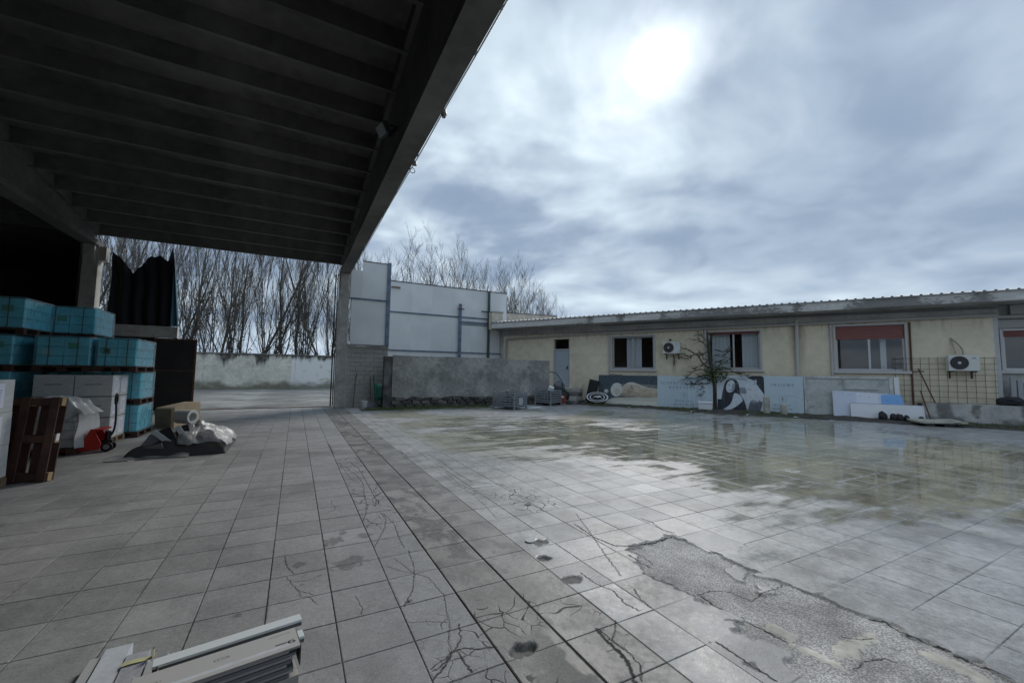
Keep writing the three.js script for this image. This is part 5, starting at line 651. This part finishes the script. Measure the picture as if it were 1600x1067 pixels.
function wrapped(label, x0, x1, y, z0, z1, H = 0.6) { // z0 nearest the camera
  const W = x1 - x0, D = z0 - z1, t = thing('wrapped_pallet', label, 'wrapped pallet', [(x0 + x1) / 2, y, (z0 + z1) / 2], 0, 'pallets wrapped in blue-green film');
  palletParts(t, W, D, woodD);
  const nx = 2, nz = 3, ny = 3; for (let a = 0; a < nx; a++) for (let b = 0; b < nz; b++) for (let c = 0; c < ny; c++) { const w = (W - 0.06) / nx, d = (D - 0.06) / nz, hh = H / ny; part('carton', rb(w - 0.012, hh - 0.008, d - 0.012, -W / 2 + 0.03 + w * (a + 0.5), 0.132 + hh * (c + 0.5), -D / 2 + 0.03 + d * (b + 0.5), 0.008), tealCarton, t); }
  const s = Math.floor(wq() * 200), g = new RoundedBoxGeometry(W, H + 0.06, D, 10, 0.03), p = g.attributes.position; for (let i = 0; i < p.count; i++) { const X = p.getX(i), Y = p.getY(i), Z = p.getZ(i), f = 1 + 0.03 * (vn(X * 9 + s, Y * 11 + Z * 8) - 0.5); p.setXYZ(i, X * f, Y * (Y > 0 ? f : 1), Z * f); } g.computeVertexNormals();
  for (let k = 0; k < 2; k++) part('sticker', bx(0.16, 0.12, 0.003, -W * 0.3 + W * 0.55 * wq(), 0.3 + 0.3 * wq(), D / 2 - 0.024), k ? flat(0.06, 0.32, 0.16, 0.6) : flat(0.6, 0.62, 0.6, 0.6), t);
  for (const x of [-W * 0.25, W * 0.25]) part('strap', [bx(0.016, H + 0.03, 0.004, x, 0.14 + H / 2, D / 2 - 0.022), bx(0.016, 0.004, D - 0.04, x, 0.142 + H, 0)], black, t);
  part('film', g.translate(0, 0.13 + H / 2 + 0.005, 0), film, t);
  return t;
}
{
  wrapped('wrapped blue-green pallet at floor level, right-hand column', -3.86, -3.15, 0, -12.47, -13.55);
  wrapped('wrapped blue-green pallet one up from the floor, right-hand column', -3.86, -3.15, 0.75, -12.47, -13.5);
  wrapped('wrapped blue-green pallet on the white cartons, topmost of the right-hand column', -3.83, -3.13, 1.5, -11.93, -13.3, 0.58);
  wrapped('wrapped blue-green pallet over the white cartons, left of the topmost right one', -4.74, -3.88, 1.5, -11.9, -13.2, 0.58);
  wrapped('upper wrapped pallet with bright film, beside the inner column', -5.1, -4.18, 2.24, -12.95, -14.1, 0.58);
  wrapped('upper wrapped pallet at the left edge with crumpled film end', -5.85, -4.86, 2.24, -11.8, -12.9, 0.58);
  wrapped('wrapped pallet in the left-hand stack, one below the top', -5.9, -5.0, 1.5, -11.85, -13.1, 0.58);
  wrapped('dark wrapped pallet in the left-hand stack, second from the floor', -5.9, -5.0, 0.75, -11.85, -13.1);
  wrapped('dark wrapped pallet in the left-hand stack, on the floor', -5.9, -5.0, 0, -11.85, -13.1);
  wrapped('wrapped pallet behind the white cartons, at floor level', -4.75, -3.95, 0, -12.5, -14.0); wrapped('wrapped pallet behind the white cartons, one up from the floor', -4.75, -3.95, 0.75, -12.5, -14.0); wrapped('wrapped pallet behind the white cartons, under the bright upper one', -5.0, -4.3, 1.5, -13.25, -14.2, 0.58);
}
const cartonTex = (seed, fn) => new THREE.MeshStandardMaterial({ roughness: 0.75, map: canvasTex(256, 256, (g) => { g.fillStyle = '#c9c9c6'; g.fillRect(0, 0, 256, 256); const q = rng(seed); for (let i = 0; i < 120; i++) { g.globalAlpha = 0.06; g.fillStyle = q() < 0.5 ? '#fff' : '#777'; g.fillRect(q() * 256, q() * 256, 40 * q(), 30 * q()); } g.globalAlpha = 1; fn?.(g); }) });
const cartonPlain = cartonTex(1, (g) => { g.fillStyle = '#77777a'; g.fillRect(66, 108, 120, 10); }), cartonLabel = cartonTex(2, (g) => { g.fillStyle = '#e4e4ee'; g.fillRect(60, 30, 130, 190); g.fillStyle = '#8c90b8'; for (let i = 0; i < 7; i++) g.fillRect(76, 60 + i * 20, 60 + (i * 37) % 40, 6); });
{
  const t = thing('carton_stack', 'stack of large white cartons on a pallet under the wrapped pallets', 'carton stack', [-3.94, 0, -11.9]); palletParts(t, 1.2, 0.9, woodP);
  const y = [0.132, 0.57, 1.0], h = [0.43, 0.425, 0.44];
  for (let k = 0; k < 3; k++) for (const a of [-1, 1]) for (const b of [-1, 1]) { const c = fix(new THREE.Mesh(new THREE.BoxGeometry(0.572, h[k] - 0.012, 0.425), [cartonLabel, cartonLabel, cartonPlain, cartonPlain, cartonPlain, cartonPlain])); c.name = 'carton'; c.position.set(a * 0.3 + (wq() - 0.5) * 0.012, y[k] + h[k] / 2, b * 0.22 + (wq() - 0.5) * 0.01); c.rotation.y = (wq() - 0.5) * 0.02; t.add(c); }
  const s = thing('carton_stack', 'tall white carton stack cut off by the left edge of the view', 'carton stack', [-3.86, 0, -7.72]); palletParts(s, 1.0, 0.8, woodP);
  for (let k = 0; k < 3; k++) { const c = fix(new THREE.Mesh(new THREE.BoxGeometry(0.98, 0.425, 0.78), [cartonLabel, cartonPlain, cartonPlain, cartonPlain, cartonPlain, cartonPlain])); c.name = 'carton'; c.position.set((wq() - 0.5) * 0.015, 0.132 + 0.43 * (k + 0.5), 0); s.add(c); }
}
{ // covered pile with clear film
  const t = thing('covered_pile', 'pale cartons on a pallet under a loose clear plastic sheet', 'covered pile', [-3.92, 0, -10.82]); palletParts(t, 0.86, 0.84, woodD);
  for (let k = 0; k < 4; k++) part('carton', rb(0.8, 0.15, 0.78, (wq() - 0.5) * 0.02, 0.21 + k * 0.155, 0, 0.008), surf([0.36, 0.35, 0.33], { m: 0.7, n: 256, seed: 180 + k }), t);
  const clear = new THREE.MeshPhysicalMaterial({ color: new THREE.Color().setRGB(0.75, 0.75, 0.73), transmission: 0.35, thickness: 0, roughness: 0.3, clearcoat: 0.3, side: THREE.DoubleSide });
  part('plastic_cover', [grid(40, 40, (u, v) => { const a = (u - 0.5) * 2, b = (v - 0.5) * 2, m = Math.max(Math.abs(a), Math.abs(b)), fold = 0.05 * Math.sin(a * 13 + b * 9) + 0.06 * (vn(a * 4 + 3, b * 4) - 0.5); const top = 1.04 - 0.2 * m * m + fold * 0.7, drop = sst(0.72, 1, m); return [a * (0.46 + 0.06 * drop) + (a > 0.6 ? 0.05 * Math.sin(b * 8) : 0), mix(top, 0.70 + 0.05 * Math.sin(a * 9), drop), b * (0.44 + 0.05 * drop)]; })], clear, t);
  part('plastic_skirt', grid(30, 16, (u, v) => { const z = mix(-0.42, 0.42, u); return [0.425 + 0.05 * Math.sin(u * 17 + v * 3) * (1 - v * 0.6) + 0.05 * (1 - v), mix(0.12, 0.8, v), z + 0.03 * Math.sin(v * 7)]; }), clear, t);
}
{ // pallet truck
  const t = thing('pallet_truck', 'red hand pallet truck with upright black handle by the covered pile', 'pallet truck', [-3.3, 0, -10.72], 0); t.scale.setScalar(0.88); const red = flat(0.42, 0.025, 0.015, 0.4);
  part('fork', b2(-1.1, -0.02, 0.05, 0.1, 0.08, 0.22), red, t); part('fork', b2(-1.1, -0.02, 0.05, 0.1, -0.22, -0.08), red, t);
  const sh = new THREE.Shape([[-0.12, 0.06], [0.12, 0.06], [0.14, 0.2], [0.02, 0.46], [0.16, 0.46], [0.16, 0.5], [-0.04, 0.5], [-0.16, 0.2]].map((p) => new THREE.Vector2(...p)));
  part('body', [new THREE.ExtrudeGeometry(sh, { depth: 0.03, bevelEnabled: false }).translate(0, 0, 0.2), new THREE.ExtrudeGeometry(sh, { depth: 0.03, bevelEnabled: false }).translate(0, 0, -0.23), bx(0.03, 0.42, 0.4, -0.09, 0.28, 0, 0, 0, -0.3), bx(0.2, 0.03, 0.4, 0.06, 0.48, 0)], red, t);
  part('pump', [cy(0.05, 0.06, 0.3, 0.18, 0.28, 0), bx(0.26, 0.08, 0.12, 0.14, 0.2, 0)], blackGloss, t);
  const h = part('handle', [tube([[0.16, 0.25, 0], [0.25, 0.38, 0], [0.28, 0.55, 0], [0.28, 0.85, 0], [0.27, 1.02, 0]], 0.02, 20, 8)], blackGloss, t); part('grip', [new THREE.TorusGeometry(0.075, 0.02, 8, 20).scale(0.8, 1.4, 1).rotateY(Math.PI / 2).translate(0.27, 1.12, 0), bx(0.035, 0.04, 0.1, 0.27, 1.03, 0)], black, h);
  for (const z of [-0.1, 0.1]) { const w = part('wheel', cy(0.1, 0.1, 0.055, 0.2, 0.1, z, Math.PI / 2, 0, 0, 24), black, t); part('rim', cy(0.055, 0.055, 0.06, 0.2, 0.1, z, Math.PI / 2, 0, 0, 16), greyMetal, w); }
}
{ // leaning wooden pallet
  const t = thing('leaning_pallet', 'dark red-brown wooden pallet standing on end, leaning back', 'pallet', [-3.36, 0, -8.3], -0.2); t.rotation.order = 'YXZ'; t.rotation.x = -0.13; const tan = surf([0.36, 0.25, 0.13], { m: 0.5, n: 256, seed: 190 });
  for (let k = 0; k < 5; k++) part('deck_board', rb(0.128, 1.16, 0.022, -0.32 + k * 0.16, 0.58, -0.06, 0.004), woodD, t);
  for (const y of [0.06, 0.58, 1.1]) { part('cross_board', rb(0.78, 0.12, 0.022, 0, y, -0.037, 0.004), woodD, t); for (const x of [-0.33, 0, 0.33]) part('block', rb(0.12, 0.12, 0.078, x, y, 0.014, 0.006), x > 0.2 || y > 1 ? tan : woodD, t); part('skid', rb(0.78, 0.1, 0.02, 0, y, 0.064, 0.004), woodD, t); }
  for (const x of [-0.33, 0, 0.33]) part('skid', rb(0.1, 1.16, 0.018, x, 0.58, 0.084, 0.004), woodD, t);
  part('label', bx(0.002, 0.1, 0.06, 0.392, 0.6, 0.015), white, t);
}
{ // cardboard box, paper roll, plastic-covered heap
  const card = surf([0.52, 0.39, 0.25], { m: 1, var1: 0.2, var2: 0.15, seed: 195, n: 256 }), cardD = surf([0.20, 0.14, 0.09], { m: 1, seed: 196, n: 256 });
  const b = thing('cardboard_box', 'long brown cardboard box lying behind the plastic heap', 'box', [-2.88, 0, -14.9], 1.42); part('body', rb(1.75, 0.56, 0.42, 0, 0.29, 0, 0.012, 0, 0, 0.02), card, b); part('tape', bx(0.07, 0.14, 0.004, 0.1, 0.3, 0.213, 0, 0, 0.02), cardD, b); part('flap', rb(0.02, 0.5, 0.4, -0.92, 0.27, -0.02, 0.005, 0, -0.2, 0.08), cardD, b);
  const r = thing('paper_roll', 'short white paper roll lying on top of the plastic heap', 'roll', [-2.02, 0.47, -10.55], 0.4); const sh = new THREE.Shape(); sh.absarc(0, 0, 0.13, 0, Math.PI * 2); const ho = new THREE.Path(); ho.absarc(0, 0, 0.09, 0, Math.PI * 2, true); sh.holes.push(ho); part('roll', new THREE.ExtrudeGeometry(sh, { depth: 0.3, bevelEnabled: true, bevelSize: 0.008, bevelThickness: 0.008, curveSegments: 20 }).rotateY(0.6).translate(0, 0.15, -0.1), flat(0.62, 0.61, 0.57, 0.8), r); part('core', new THREE.CylinderGeometry(0.088, 0.088, 0.28, 20, 1, true).rotateX(Math.PI / 2).rotateY(0.6).translate(0.1, 0.15, 0.04), flat(0.1, 0.09, 0.08, 0.9, 0, { side: THREE.DoubleSide }), r);
  const h = thing('plastic_heap', 'heap of dark tiles and rubble half covered by a crumpled clear plastic sheet', 'heap', [-1.85, 0, -10.35]); const q = rng(44);
  const lumpy = grid(50, 40, (u, v) => { const x = (u - 0.5) * 1.5, z = (v - 0.5) * 1.6, m = Math.max(Math.abs(u - 0.5), Math.abs(v - 0.5)) * 2, e = 1 - m * m; return [x, Math.max(0.012, 0.44 * Math.pow(Math.max(e, 0), 0.6) * (0.75 + 0.6 * (fbm(x * 2 + 5, z * 2, 3) - 0.4)) + 0.14 * (vn(x * 7, z * 7) - 0.5) * e + 0.06 * (vn(x * 19, z * 17) - 0.5) * e), z]; });
  part('debris', lumpy, flat(0.05, 0.048, 0.046, 0.8), h);
  const sheetM = new THREE.MeshPhysicalMaterial({ color: new THREE.Color().setRGB(0.5, 0.5, 0.49), transmission: 0.5, thickness: 0, roughness: 0.38, side: THREE.DoubleSide });
  part('plastic_sheet', grid(70, 60, (u, v) => { const x = mix(-0.02, 0.76, u), z = mix(-0.8, 0.74, v), m = Math.max(Math.abs(x / 0.78), Math.abs(z / 0.82)), e = Math.max(0, 1 - m * m); const cr = 0.05 * Math.abs(Math.sin(x * 9 + 2.5 * Math.sin(z * 3.5) + z * 3)) + 0.06 * Math.abs(fbm(x * 4, z * 4, 2) - 0.5) * 3 + 0.012 * Math.abs(vn(x * 22, z * 20) - 0.5) * 2; return [x + 0.02 * Math.sin(z * 9), 0.02 + 0.40 * Math.pow(e, 0.55) + cr * (0.3 + e), z + 0.02 * Math.sin(x * 11)]; }), sheetM, h);
  const strip = (name, A, B, w, m) => { const a = V(...A), d = V(...B).sub(a), L = d.length(), g = rb(w, L, 0.018, 0, L / 2, 0, 0.003); g.applyQuaternion(new THREE.Quaternion().setFromUnitVectors(V(0, 1, 0), d.normalize())); part(name, g.translate(a.x, a.y, a.z), m, h); };
  const paleS = flat(0.55, 0.58, 0.57, 0.4), darkS = flat(0.03, 0.03, 0.033, 0.4);
  strip('tile_strip', [0.02, 0.1, 0.68], [-0.42, 0.43, 0.5], 0.085, paleS); strip('tile_strip', [0.16, 0.17, 0.66], [-0.08, 0.5, 0.46], 0.085, paleS); strip('dark_tile', [-0.1, 0.12, 0.62], [-0.28, 0.46, 0.42], 0.2, darkS); strip('dark_tile', [0.1, 0.14, 0.6], [-0.02, 0.5, 0.4], 0.2, darkS); strip('dark_tile', [-0.5, 0.02, 0.75], [-0.35, 0.34, 0.5], 0.24, flat(0.12, 0.12, 0.12, 0.6)); strip('dark_tile', [-0.62, 0.03, 0.62], [-0.2, 0.14, 0.72], 0.22, flat(0.16, 0.16, 0.155, 0.6));
  part('torn_film', grid(24, 10, (u, v) => [mix(-0.95, 0.2, u), 0.015 + 0.11 * Math.abs(Math.sin(u * 9)) * (1 - v) * sst(0, 0.4, u), mix(0.55, 0.92, v) + 0.05 * Math.sin(u * 8)]), sheetM, h);
  solo('litter_scrap', rot(new THREE.BoxGeometry(0.09, 0.006, 0.05), 0, 0.4, 0).translate(-2.42, 0.006, -9.35), white, 'tiny white scrap on the floor in front of the plastic heap', 'litter');
}
// ------------------------------------------------------------------ foreground: tile cartons and loose boards at the bottom left
{
  const print = canvasTex(1024, 512, (g, w, h) => { g.fillStyle = '#b4b2ad'; g.fillRect(0, 0, w, h); const q = rng(61); for (let i = 0; i < 500; i++) { g.globalAlpha = 0.08; g.fillStyle = q() < 0.5 ? '#d8d4ce' : '#8e8880'; g.fillRect(q() * w, q() * h, 60 * q(), 8 * q()); } for (let i = 0; i < 260; i++) { g.globalAlpha = 0.2; g.fillStyle = '#cfd0d8'; const x = q() * w * 0.95; g.beginPath(); g.ellipse(x, h * 0.78 + 60 * (q() - 0.5), 20 + 40 * q(), 5 + 9 * q(), -0.3, 0, 7); g.fill(); } g.globalAlpha = 1; g.strokeStyle = '#4a4642'; g.lineWidth = 3; g.beginPath(); g.ellipse(w * 0.5, h * 0.4, 46, 46, 0, 0, 7); g.stroke(); g.fillStyle = '#3a3632'; g.font = 'bold 40px sans-serif'; g.textAlign = 'center'; g.fillText('LEON', w * 0.5, h * 0.42); g.beginPath(); g.ellipse(w * 0.1, h * 0.5, 60, 40, 0, 0, 7); g.stroke(); g.fillText('6000', w * 0.1, h * 0.53); g.font = '700 120px sans-serif'; g.fillStyle = '#1c1a1a'; g.fillText('6', w * 0.95, h * 0.75); g.fillRect(w * 0.84, h * 0.62, 80, 26); g.font = '30px sans-serif'; g.fillText('CERAMICHE', w * 0.88, h * 0.2); });  // pale plastic sheen patches are painted into the printed lid
  const side = canvasTex(256, 256, (g) => { g.fillStyle = '#55504c'; g.fillRect(0, 0, 256, 256); g.fillStyle = '#151414'; g.fillRect(0, 20, 120, 60); g.font = 'bold 200px sans-serif'; g.fillText('6', 130, 190); g.fillStyle = '#8a857e'; for (let i = 0; i < 9; i++) g.fillRect(10, 100 + i * 15, 90, 6); });
  const top = new THREE.MeshStandardMaterial({ map: print, roughness: 0.6 }), sideM = new THREE.MeshStandardMaterial({ map: side, roughness: 0.7 }), kraft = surf([0.36, 0.34, 0.31], { m: 0.5, n: 256, seed: 201, var1: 0.3 }), tileM = flat(0.16, 0.16, 0.165, 0.4);
  const c = thing('tile_carton', 'opened long tile carton with printed lid in the bottom left foreground', 'carton', [-0.28, 0, -2.5], 0.15);
  const lid = fix(new THREE.Mesh(new THREE.BoxGeometry(0.66, 0.012, 0.17), [sideM, kraft, top, kraft, kraft, kraft])); lid.name = 'lid'; lid.position.set(0.03, 0.182, 0); lid.rotation.x = 0.03; c.add(lid);
  part('end_flap', rb(0.006, 0.1, 0.165, 0.363, 0.135, 0, 0.002), sideM, c, true); part('end_flap', rb(0.006, 0.1, 0.1, -0.32, 0.135, 0.03, 0.002, 0, 0.4), flat(0.03, 0.028, 0.027, 0.8), c);
  for (let k = 0; k < 8; k++) part('tile', rb(0.62 - 0.012 * (k % 3), 0.014, 0.16, 0.012 * ((k * 7) % 4), 0.168 - k * 0.0165, 0.004 * (k % 2), 0.002), k % 2 ? tileM : flat(0.33, 0.33, 0.33, 0.5), c);
  part('tray', b2(-0.34, 0.36, 0, 0.043, -0.085, 0.085), kraft, c);
  const pr = (lab, x, y, z, l, ry, w = 0.07) => { const s = thing('white_profile', lab, 'profile', [x, y, z], ry, 'white profiles by the tile carton'); part('strip', rb(l, 0.014, w, l / 2, 0.007, w / 2, 0.002), flat(0.7, 0.73, 0.72, 0.4), s); part('backing', b2(0.001, l - 0.001, -0.02, -0.001, 0.002, w - 0.002), flat(0.12, 0.12, 0.12, 0.7), s); };
  pr('long white plastic profile lying behind the printed tile carton', -0.56, 0.14, -2.73, 0.66, 0.17); pr('shorter white profile poking out at the right of the tile carton', -0.45, 0.11, -2.64, 0.56, 0.15);
  solo('packing_block', rb(0.5, 0.088, 0.1, -0.27, 0.045, -2.69, 0.005, 0, 0.16), kraft, 'low packing block under the white profiles', 'packing');
  const bm = [flat(0.42, 0.42, 0.41, 0.6), surf([0.50, 0.52, 0.54], { m: 0.6, n: 256, seed: 205, var1: 0.25, var2: 0.2 }), surf([0.34, 0.345, 0.36], { m: 0.5, n: 256, seed: 206 })];
  const bd = (lab, x, y, z1, w, h, m, ry = 0.04, l = 0.95) => { const s = thing('loose_board', lab, 'board', [x, y, z1], ry, 'loose boards on the floor'); part('plank', rb(w, h, l, 0, h / 2, l / 2, 0.004), m, s); part('end_paper', rb(w * 0.98, h * 0.9, 0.004, 0, h / 2, -0.003, 0.001), flat(0.5, 0.48, 0.42, 0.8), s); return s; };
  bd('thin narrow board, leftmost of the loose boards on the floor', -0.875, 0, -3.07, 0.045, 0.05, bm[0]); bd('broad pale board with the farthest end of the loose boards', -0.79, 0.002, -3.12, 0.115, 0.06, bm[1], 0.05); bd('grey board crossed by a strip of yellow tape', -0.675, 0.001, -2.99, 0.10, 0.07, bm[2], 0.06); bd('rounded pale board right of the yellow-taped board', -0.575, 0, -2.86, 0.07, 0.08, bm[0], 0.06, 0.8);
  for (let k = 0; k < 4; k++) bd(['first', 'second', 'third', 'fourth'][k] + ' thin tile slat from the left standing on edge next to the tile carton', -0.525 + k * 0.02, 0, -2.86 + 0.006 * k, 0.011, 0.1, bm[k % 2 ? 0 : 2], 0.1, 0.7);
  const yt = flat(0.55, 0.53, 0.28, 0.6), tp = (lab, x, y, z, w, d, rz, ry) => { const s = thing('yellow_tape', lab, 'tape', [x, y, z], ry, 'pieces of yellow tape'); part('strip', grid(8, 4, (u, v) => [(u - 0.5) * w, 0.003 + 0.012 * Math.sin(u * 5) * rz, (v - 0.5) * d]), flat(0.55, 0.53, 0.28, 0.6, 0, { side: THREE.DoubleSide }), s); part('curl', grid(8, 6, (u, v) => [w / 2 + 0.01 * Math.sin(u * 3), 0.003 + 0.05 * v, (u - 0.5) * d + 0.02 * v]), flat(0.58, 0.57, 0.36, 0.6, 0, { side: THREE.DoubleSide }), s); };
  tp('flat strip of yellow tape across the grey board', -0.66, 0.073, -2.9, 0.12, 0.035, 0.2, 0.1); tp('crumpled yellow tape by the left end of the tile carton', -0.55, 0.1, -2.66, 0.03, 0.06, 1, 0.3); tp('small upright yellow tape scrap between the boards', -0.63, 0.072, -2.66, 0.02, 0.04, 1, 0.2);
}
// ------------------------------------------------------------------ bare trees behind the walls
const bark = surf([0.12, 0.107, 0.09], { m: 0.7, var1: 0.7, seed: 210, n: 256, rough: 0.95 }), ivyM = flat(0.022, 0.034, 0.014, 0.8, 0, { side: THREE.DoubleSide });
function treeProto(seed, H, R, spread, ivy, stems) {
  const q = rng(seed), trunk = [], twig = [], leaf = [];
  const branch = (p, d, L, r, lev) => { const pts = [p.clone()]; let a = p.clone(); const n = lev === 0 ? 6 : 4; for (let k = 0; k < n; k++) { d.x += (q() - 0.5) * 0.28; d.z += (q() - 0.5) * 0.28; d.y += lev ? 0.10 : 0.02; d.normalize(); a = a.clone().addScaledVector(d, L / n); pts.push(a); const t = (k + 1) / n;
      if (lev < 3 && (lev > 0 || t > 0.15)) { const m = lev === 0 ? 1 + (q() < 0.3) : lev === 1 ? 1 + (q() < 0.8) : 1 + (q() < 0.3); for (let j = 0; j < m; j++) { const w = q() * 6.3, s = spread * (0.6 + 0.6 * q()), dd = V(d.x + Math.cos(w) * s, d.y * 0.9 + 0.25, d.z + Math.sin(w) * s).normalize(); branch(a.clone(), dd, L * (lev === 0 ? 0.36 : 0.5) * (1.1 - 0.4 * t) * (0.7 + 0.6 * q()), Math.max(0.008, r * (1 - 0.75 * t) * 0.5), lev + 1); } } }
    const s = lev === 0 ? 8 : lev === 1 ? 5 : 3; (lev < 2 ? trunk : twig).push(taper(pts, r, Math.max(0.006, r * 0.28), s));
    if (ivy && lev === 0) for (let i = 0; i < ivy; i++) { const t = Math.pow(q(), 1.3) * 0.62, c = pts[Math.min(n, Math.floor(t * n))].clone().lerp(pts[Math.min(n, Math.floor(t * n) + 1)], (t * n) % 1), w = q() * 6.3, rr = r * (1 - t * 0.6) + 0.05 + 0.26 * q() * (1 - t); const g = new THREE.PlaneGeometry(0.10, 0.085).rotateX(q() * 3).rotateY(q() * 6).translate(c.x + Math.cos(w) * rr, c.y, c.z + Math.sin(w) * rr); leaf.push(g); } };
  for (let k = 0; k < stems; k++) branch(V((q() - 0.5) * 0.5 * (stems - 1), 0, (q() - 0.5) * 0.5 * (stems - 1)), V((q() - 0.5) * 0.3 + 0.06, 1, (q() - 0.5) * 0.3).normalize(), H * (0.85 + 0.3 * q()), R * (0.75 + 0.4 * q()), 0);
  return { trunk: metreUV(join(trunk)), twig: metreUV(join(twig)), leaf: leaf.length ? join(leaf) : null };
}
{
  const protos = [treeProto(301, 15, 0.11, 0.34, 200, 1), treeProto(302, 14, 0.15, 0.3, 300, 1), treeProto(303, 13, 0.065, 0.36, 80, 2), treeProto(304, 15, 0.13, 0.55, 0, 1), treeProto(305, 13, 0.065, 0.4, 60, 3), treeProto(306, 12, 0.15, 0.7, 0, 3), treeProto(307, 11, 0.10, 0.75, 0, 5), treeProto(308, 10, 0.045, 0.3, 30, 2)];
  const q = rng(71);
  const put = (k, x, z, s, ry, label, group) => { const P = protos[k], t = thing('bare_tree', label, 'tree', [x, 0, z], ry, group); t.scale.set(s, s * (z < -42 && x > 6 ? 0.86 : 1), s); for (const [n, g, m] of [['trunk', P.trunk, bark], ['crown', P.twig, bark], ['ivy', P.leaf, ivyM]]) if (g) { const o = fix(new THREE.Mesh(g, m)); o.name = n; t.add(o); } };
  const L1 = 'bare winter tree with ivy on its trunk in the wood behind the boundary wall', L2 = 'slender leafless tree in the wood behind the boundary wall';
  for (let i = 0; i < 21; i++) { const x = -15 + i * 1.0 + (q() - 0.5) * 0.9, z = -41 - 6 * q(), k = [0, 1, 2, 0, 4][Math.floor(q() * 5)]; put(k, x, z, 0.85 + 0.35 * q(), q() * 6.3, L1, 'trees behind the boundary wall'); }
  for (let i = 0; i < 16; i++) put(7, -14.5 + i * 1.3 + (q() - 0.5) * 0.8, -40.4 - 5 * q(), 0.7 + 0.6 * q(), q() * 6.3, 'thin leafless sapling in the wood behind the boundary wall', 'saplings behind the boundary wall');
  for (let i = 0; i < 8; i++) put([3, 4, 2][i % 3], -18 + i * 3.6 + q(), -50 - 8 * q(), 0.9 + 0.3 * q(), q() * 6.3, L2, 'slender trees behind the boundary wall');
  const ORD = ['leftmost', 'second from the left', 'third from the left', 'fourth from the left', 'fifth from the left', 'sixth from the left', 'seventh from the left', 'eighth from the left', 'ninth from the left', 'ninth from the right', 'eighth from the right', 'seventh from the right', 'sixth from the right', 'fifth from the right', 'fourth from the right', 'third from the right', 'second from the right', 'rightmost'];
  const TR = [[7.6, -46, 4, 0.7], [9.4, -44, 6, 0.85], [11.4, -43, 6, 1.22], [13.2, -45, 5, 1.15], [15.3, -43, 3, 0.95], [17.2, -44, 6, 1.15], [19.4, -45, 4, 1.05], [20.8, -43, 6, 1.1], [22.6, -45, 5, 1.05], [24.4, -44, 3, 0.85], [25.6, -46, 6, 1.1], [27.4, -45, 4, 0.92], [29, -46, 6, 0.95], [30.8, -46, 5, 0.78], [33, -47, 6, 0.7], [16.2, -49, 4, 1.1], [21.5, -50, 3, 1], [35, -48, 6, 0.6]].sort((a, b) => a[0] / -a[1] - b[0] / -b[1]);
  TR.forEach(([x, z, k, s], i) => put(k, x, z, s, q() * 6.3, 'leafless tree above the white panels and low roof, ' + ORD[i] + ' of its row', 'trees above the panel wall'));
  const br = []; for (let i = 0; i < 6000; i++) { const x = -18 + 42 * q(), z = -39.9 - 3.5 * q(), h = 1.0 + 3.8 * fbm(x * 0.9, 4, 3) * Math.pow(q(), 1.4); br.push(new THREE.PlaneGeometry(0.11, 0.09).rotateX(q() * 3).rotateY(q() * 6).translate(x, h, z)); } for (let i = 0; i < 260; i++) { const x = -18 + 42 * q(), z = -39.8 - 3 * q(); br.push(bar([x, 0, z], [x + (q() - 0.5) * 2, 2 + 2 * q(), z + (q() - 0.5)], 0.014, 3, 0.006)); }
  const un = part('undergrowth', br, ivyM); un.userData = { kind: 'stuff', label: 'dark brambles and ivy under the trees behind the wall', category: 'undergrowth' };
}
{ const q = rng(83), lab = ['under the reclining figure', 'below the foam box', 'left of the taller bollard', 'right of the shorter bollard', 'by the red sack', 'near the middle of the wet yard edge']; [[-5.4, -19.6], [-2.6, -19.4], [-0.5, -19.2], [1.1, -19.35], [-8.6, -19.2], [2.1, -18.6]].forEach(([rr, n], i) => { const p = at(rr, 0.03, n); solo('paper_litter', grid(3, 3, (u, v) => [p[0] + (u - 0.5) * 0.16, p[1] + 0.03 * q(), p[2] + (v - 0.5) * 0.12]), flat(0.62, 0.62, 0.6, 0.8, 0, { side: THREE.DoubleSide }), 'scrap of white paper litter on the ground ' + lab[i], 'litter', 'paper litter'); }); }
solo('drain_cap', cy(0.047, 0.05, 0.018, 2.055, 0.004, -3.48, 0.03, 0.02, 0, 24), flat(0.4, 0.41, 0.41, 0.6), 'small round pale drain cap set in the broken paving', 'cap');
renderer.render(scene, camera);
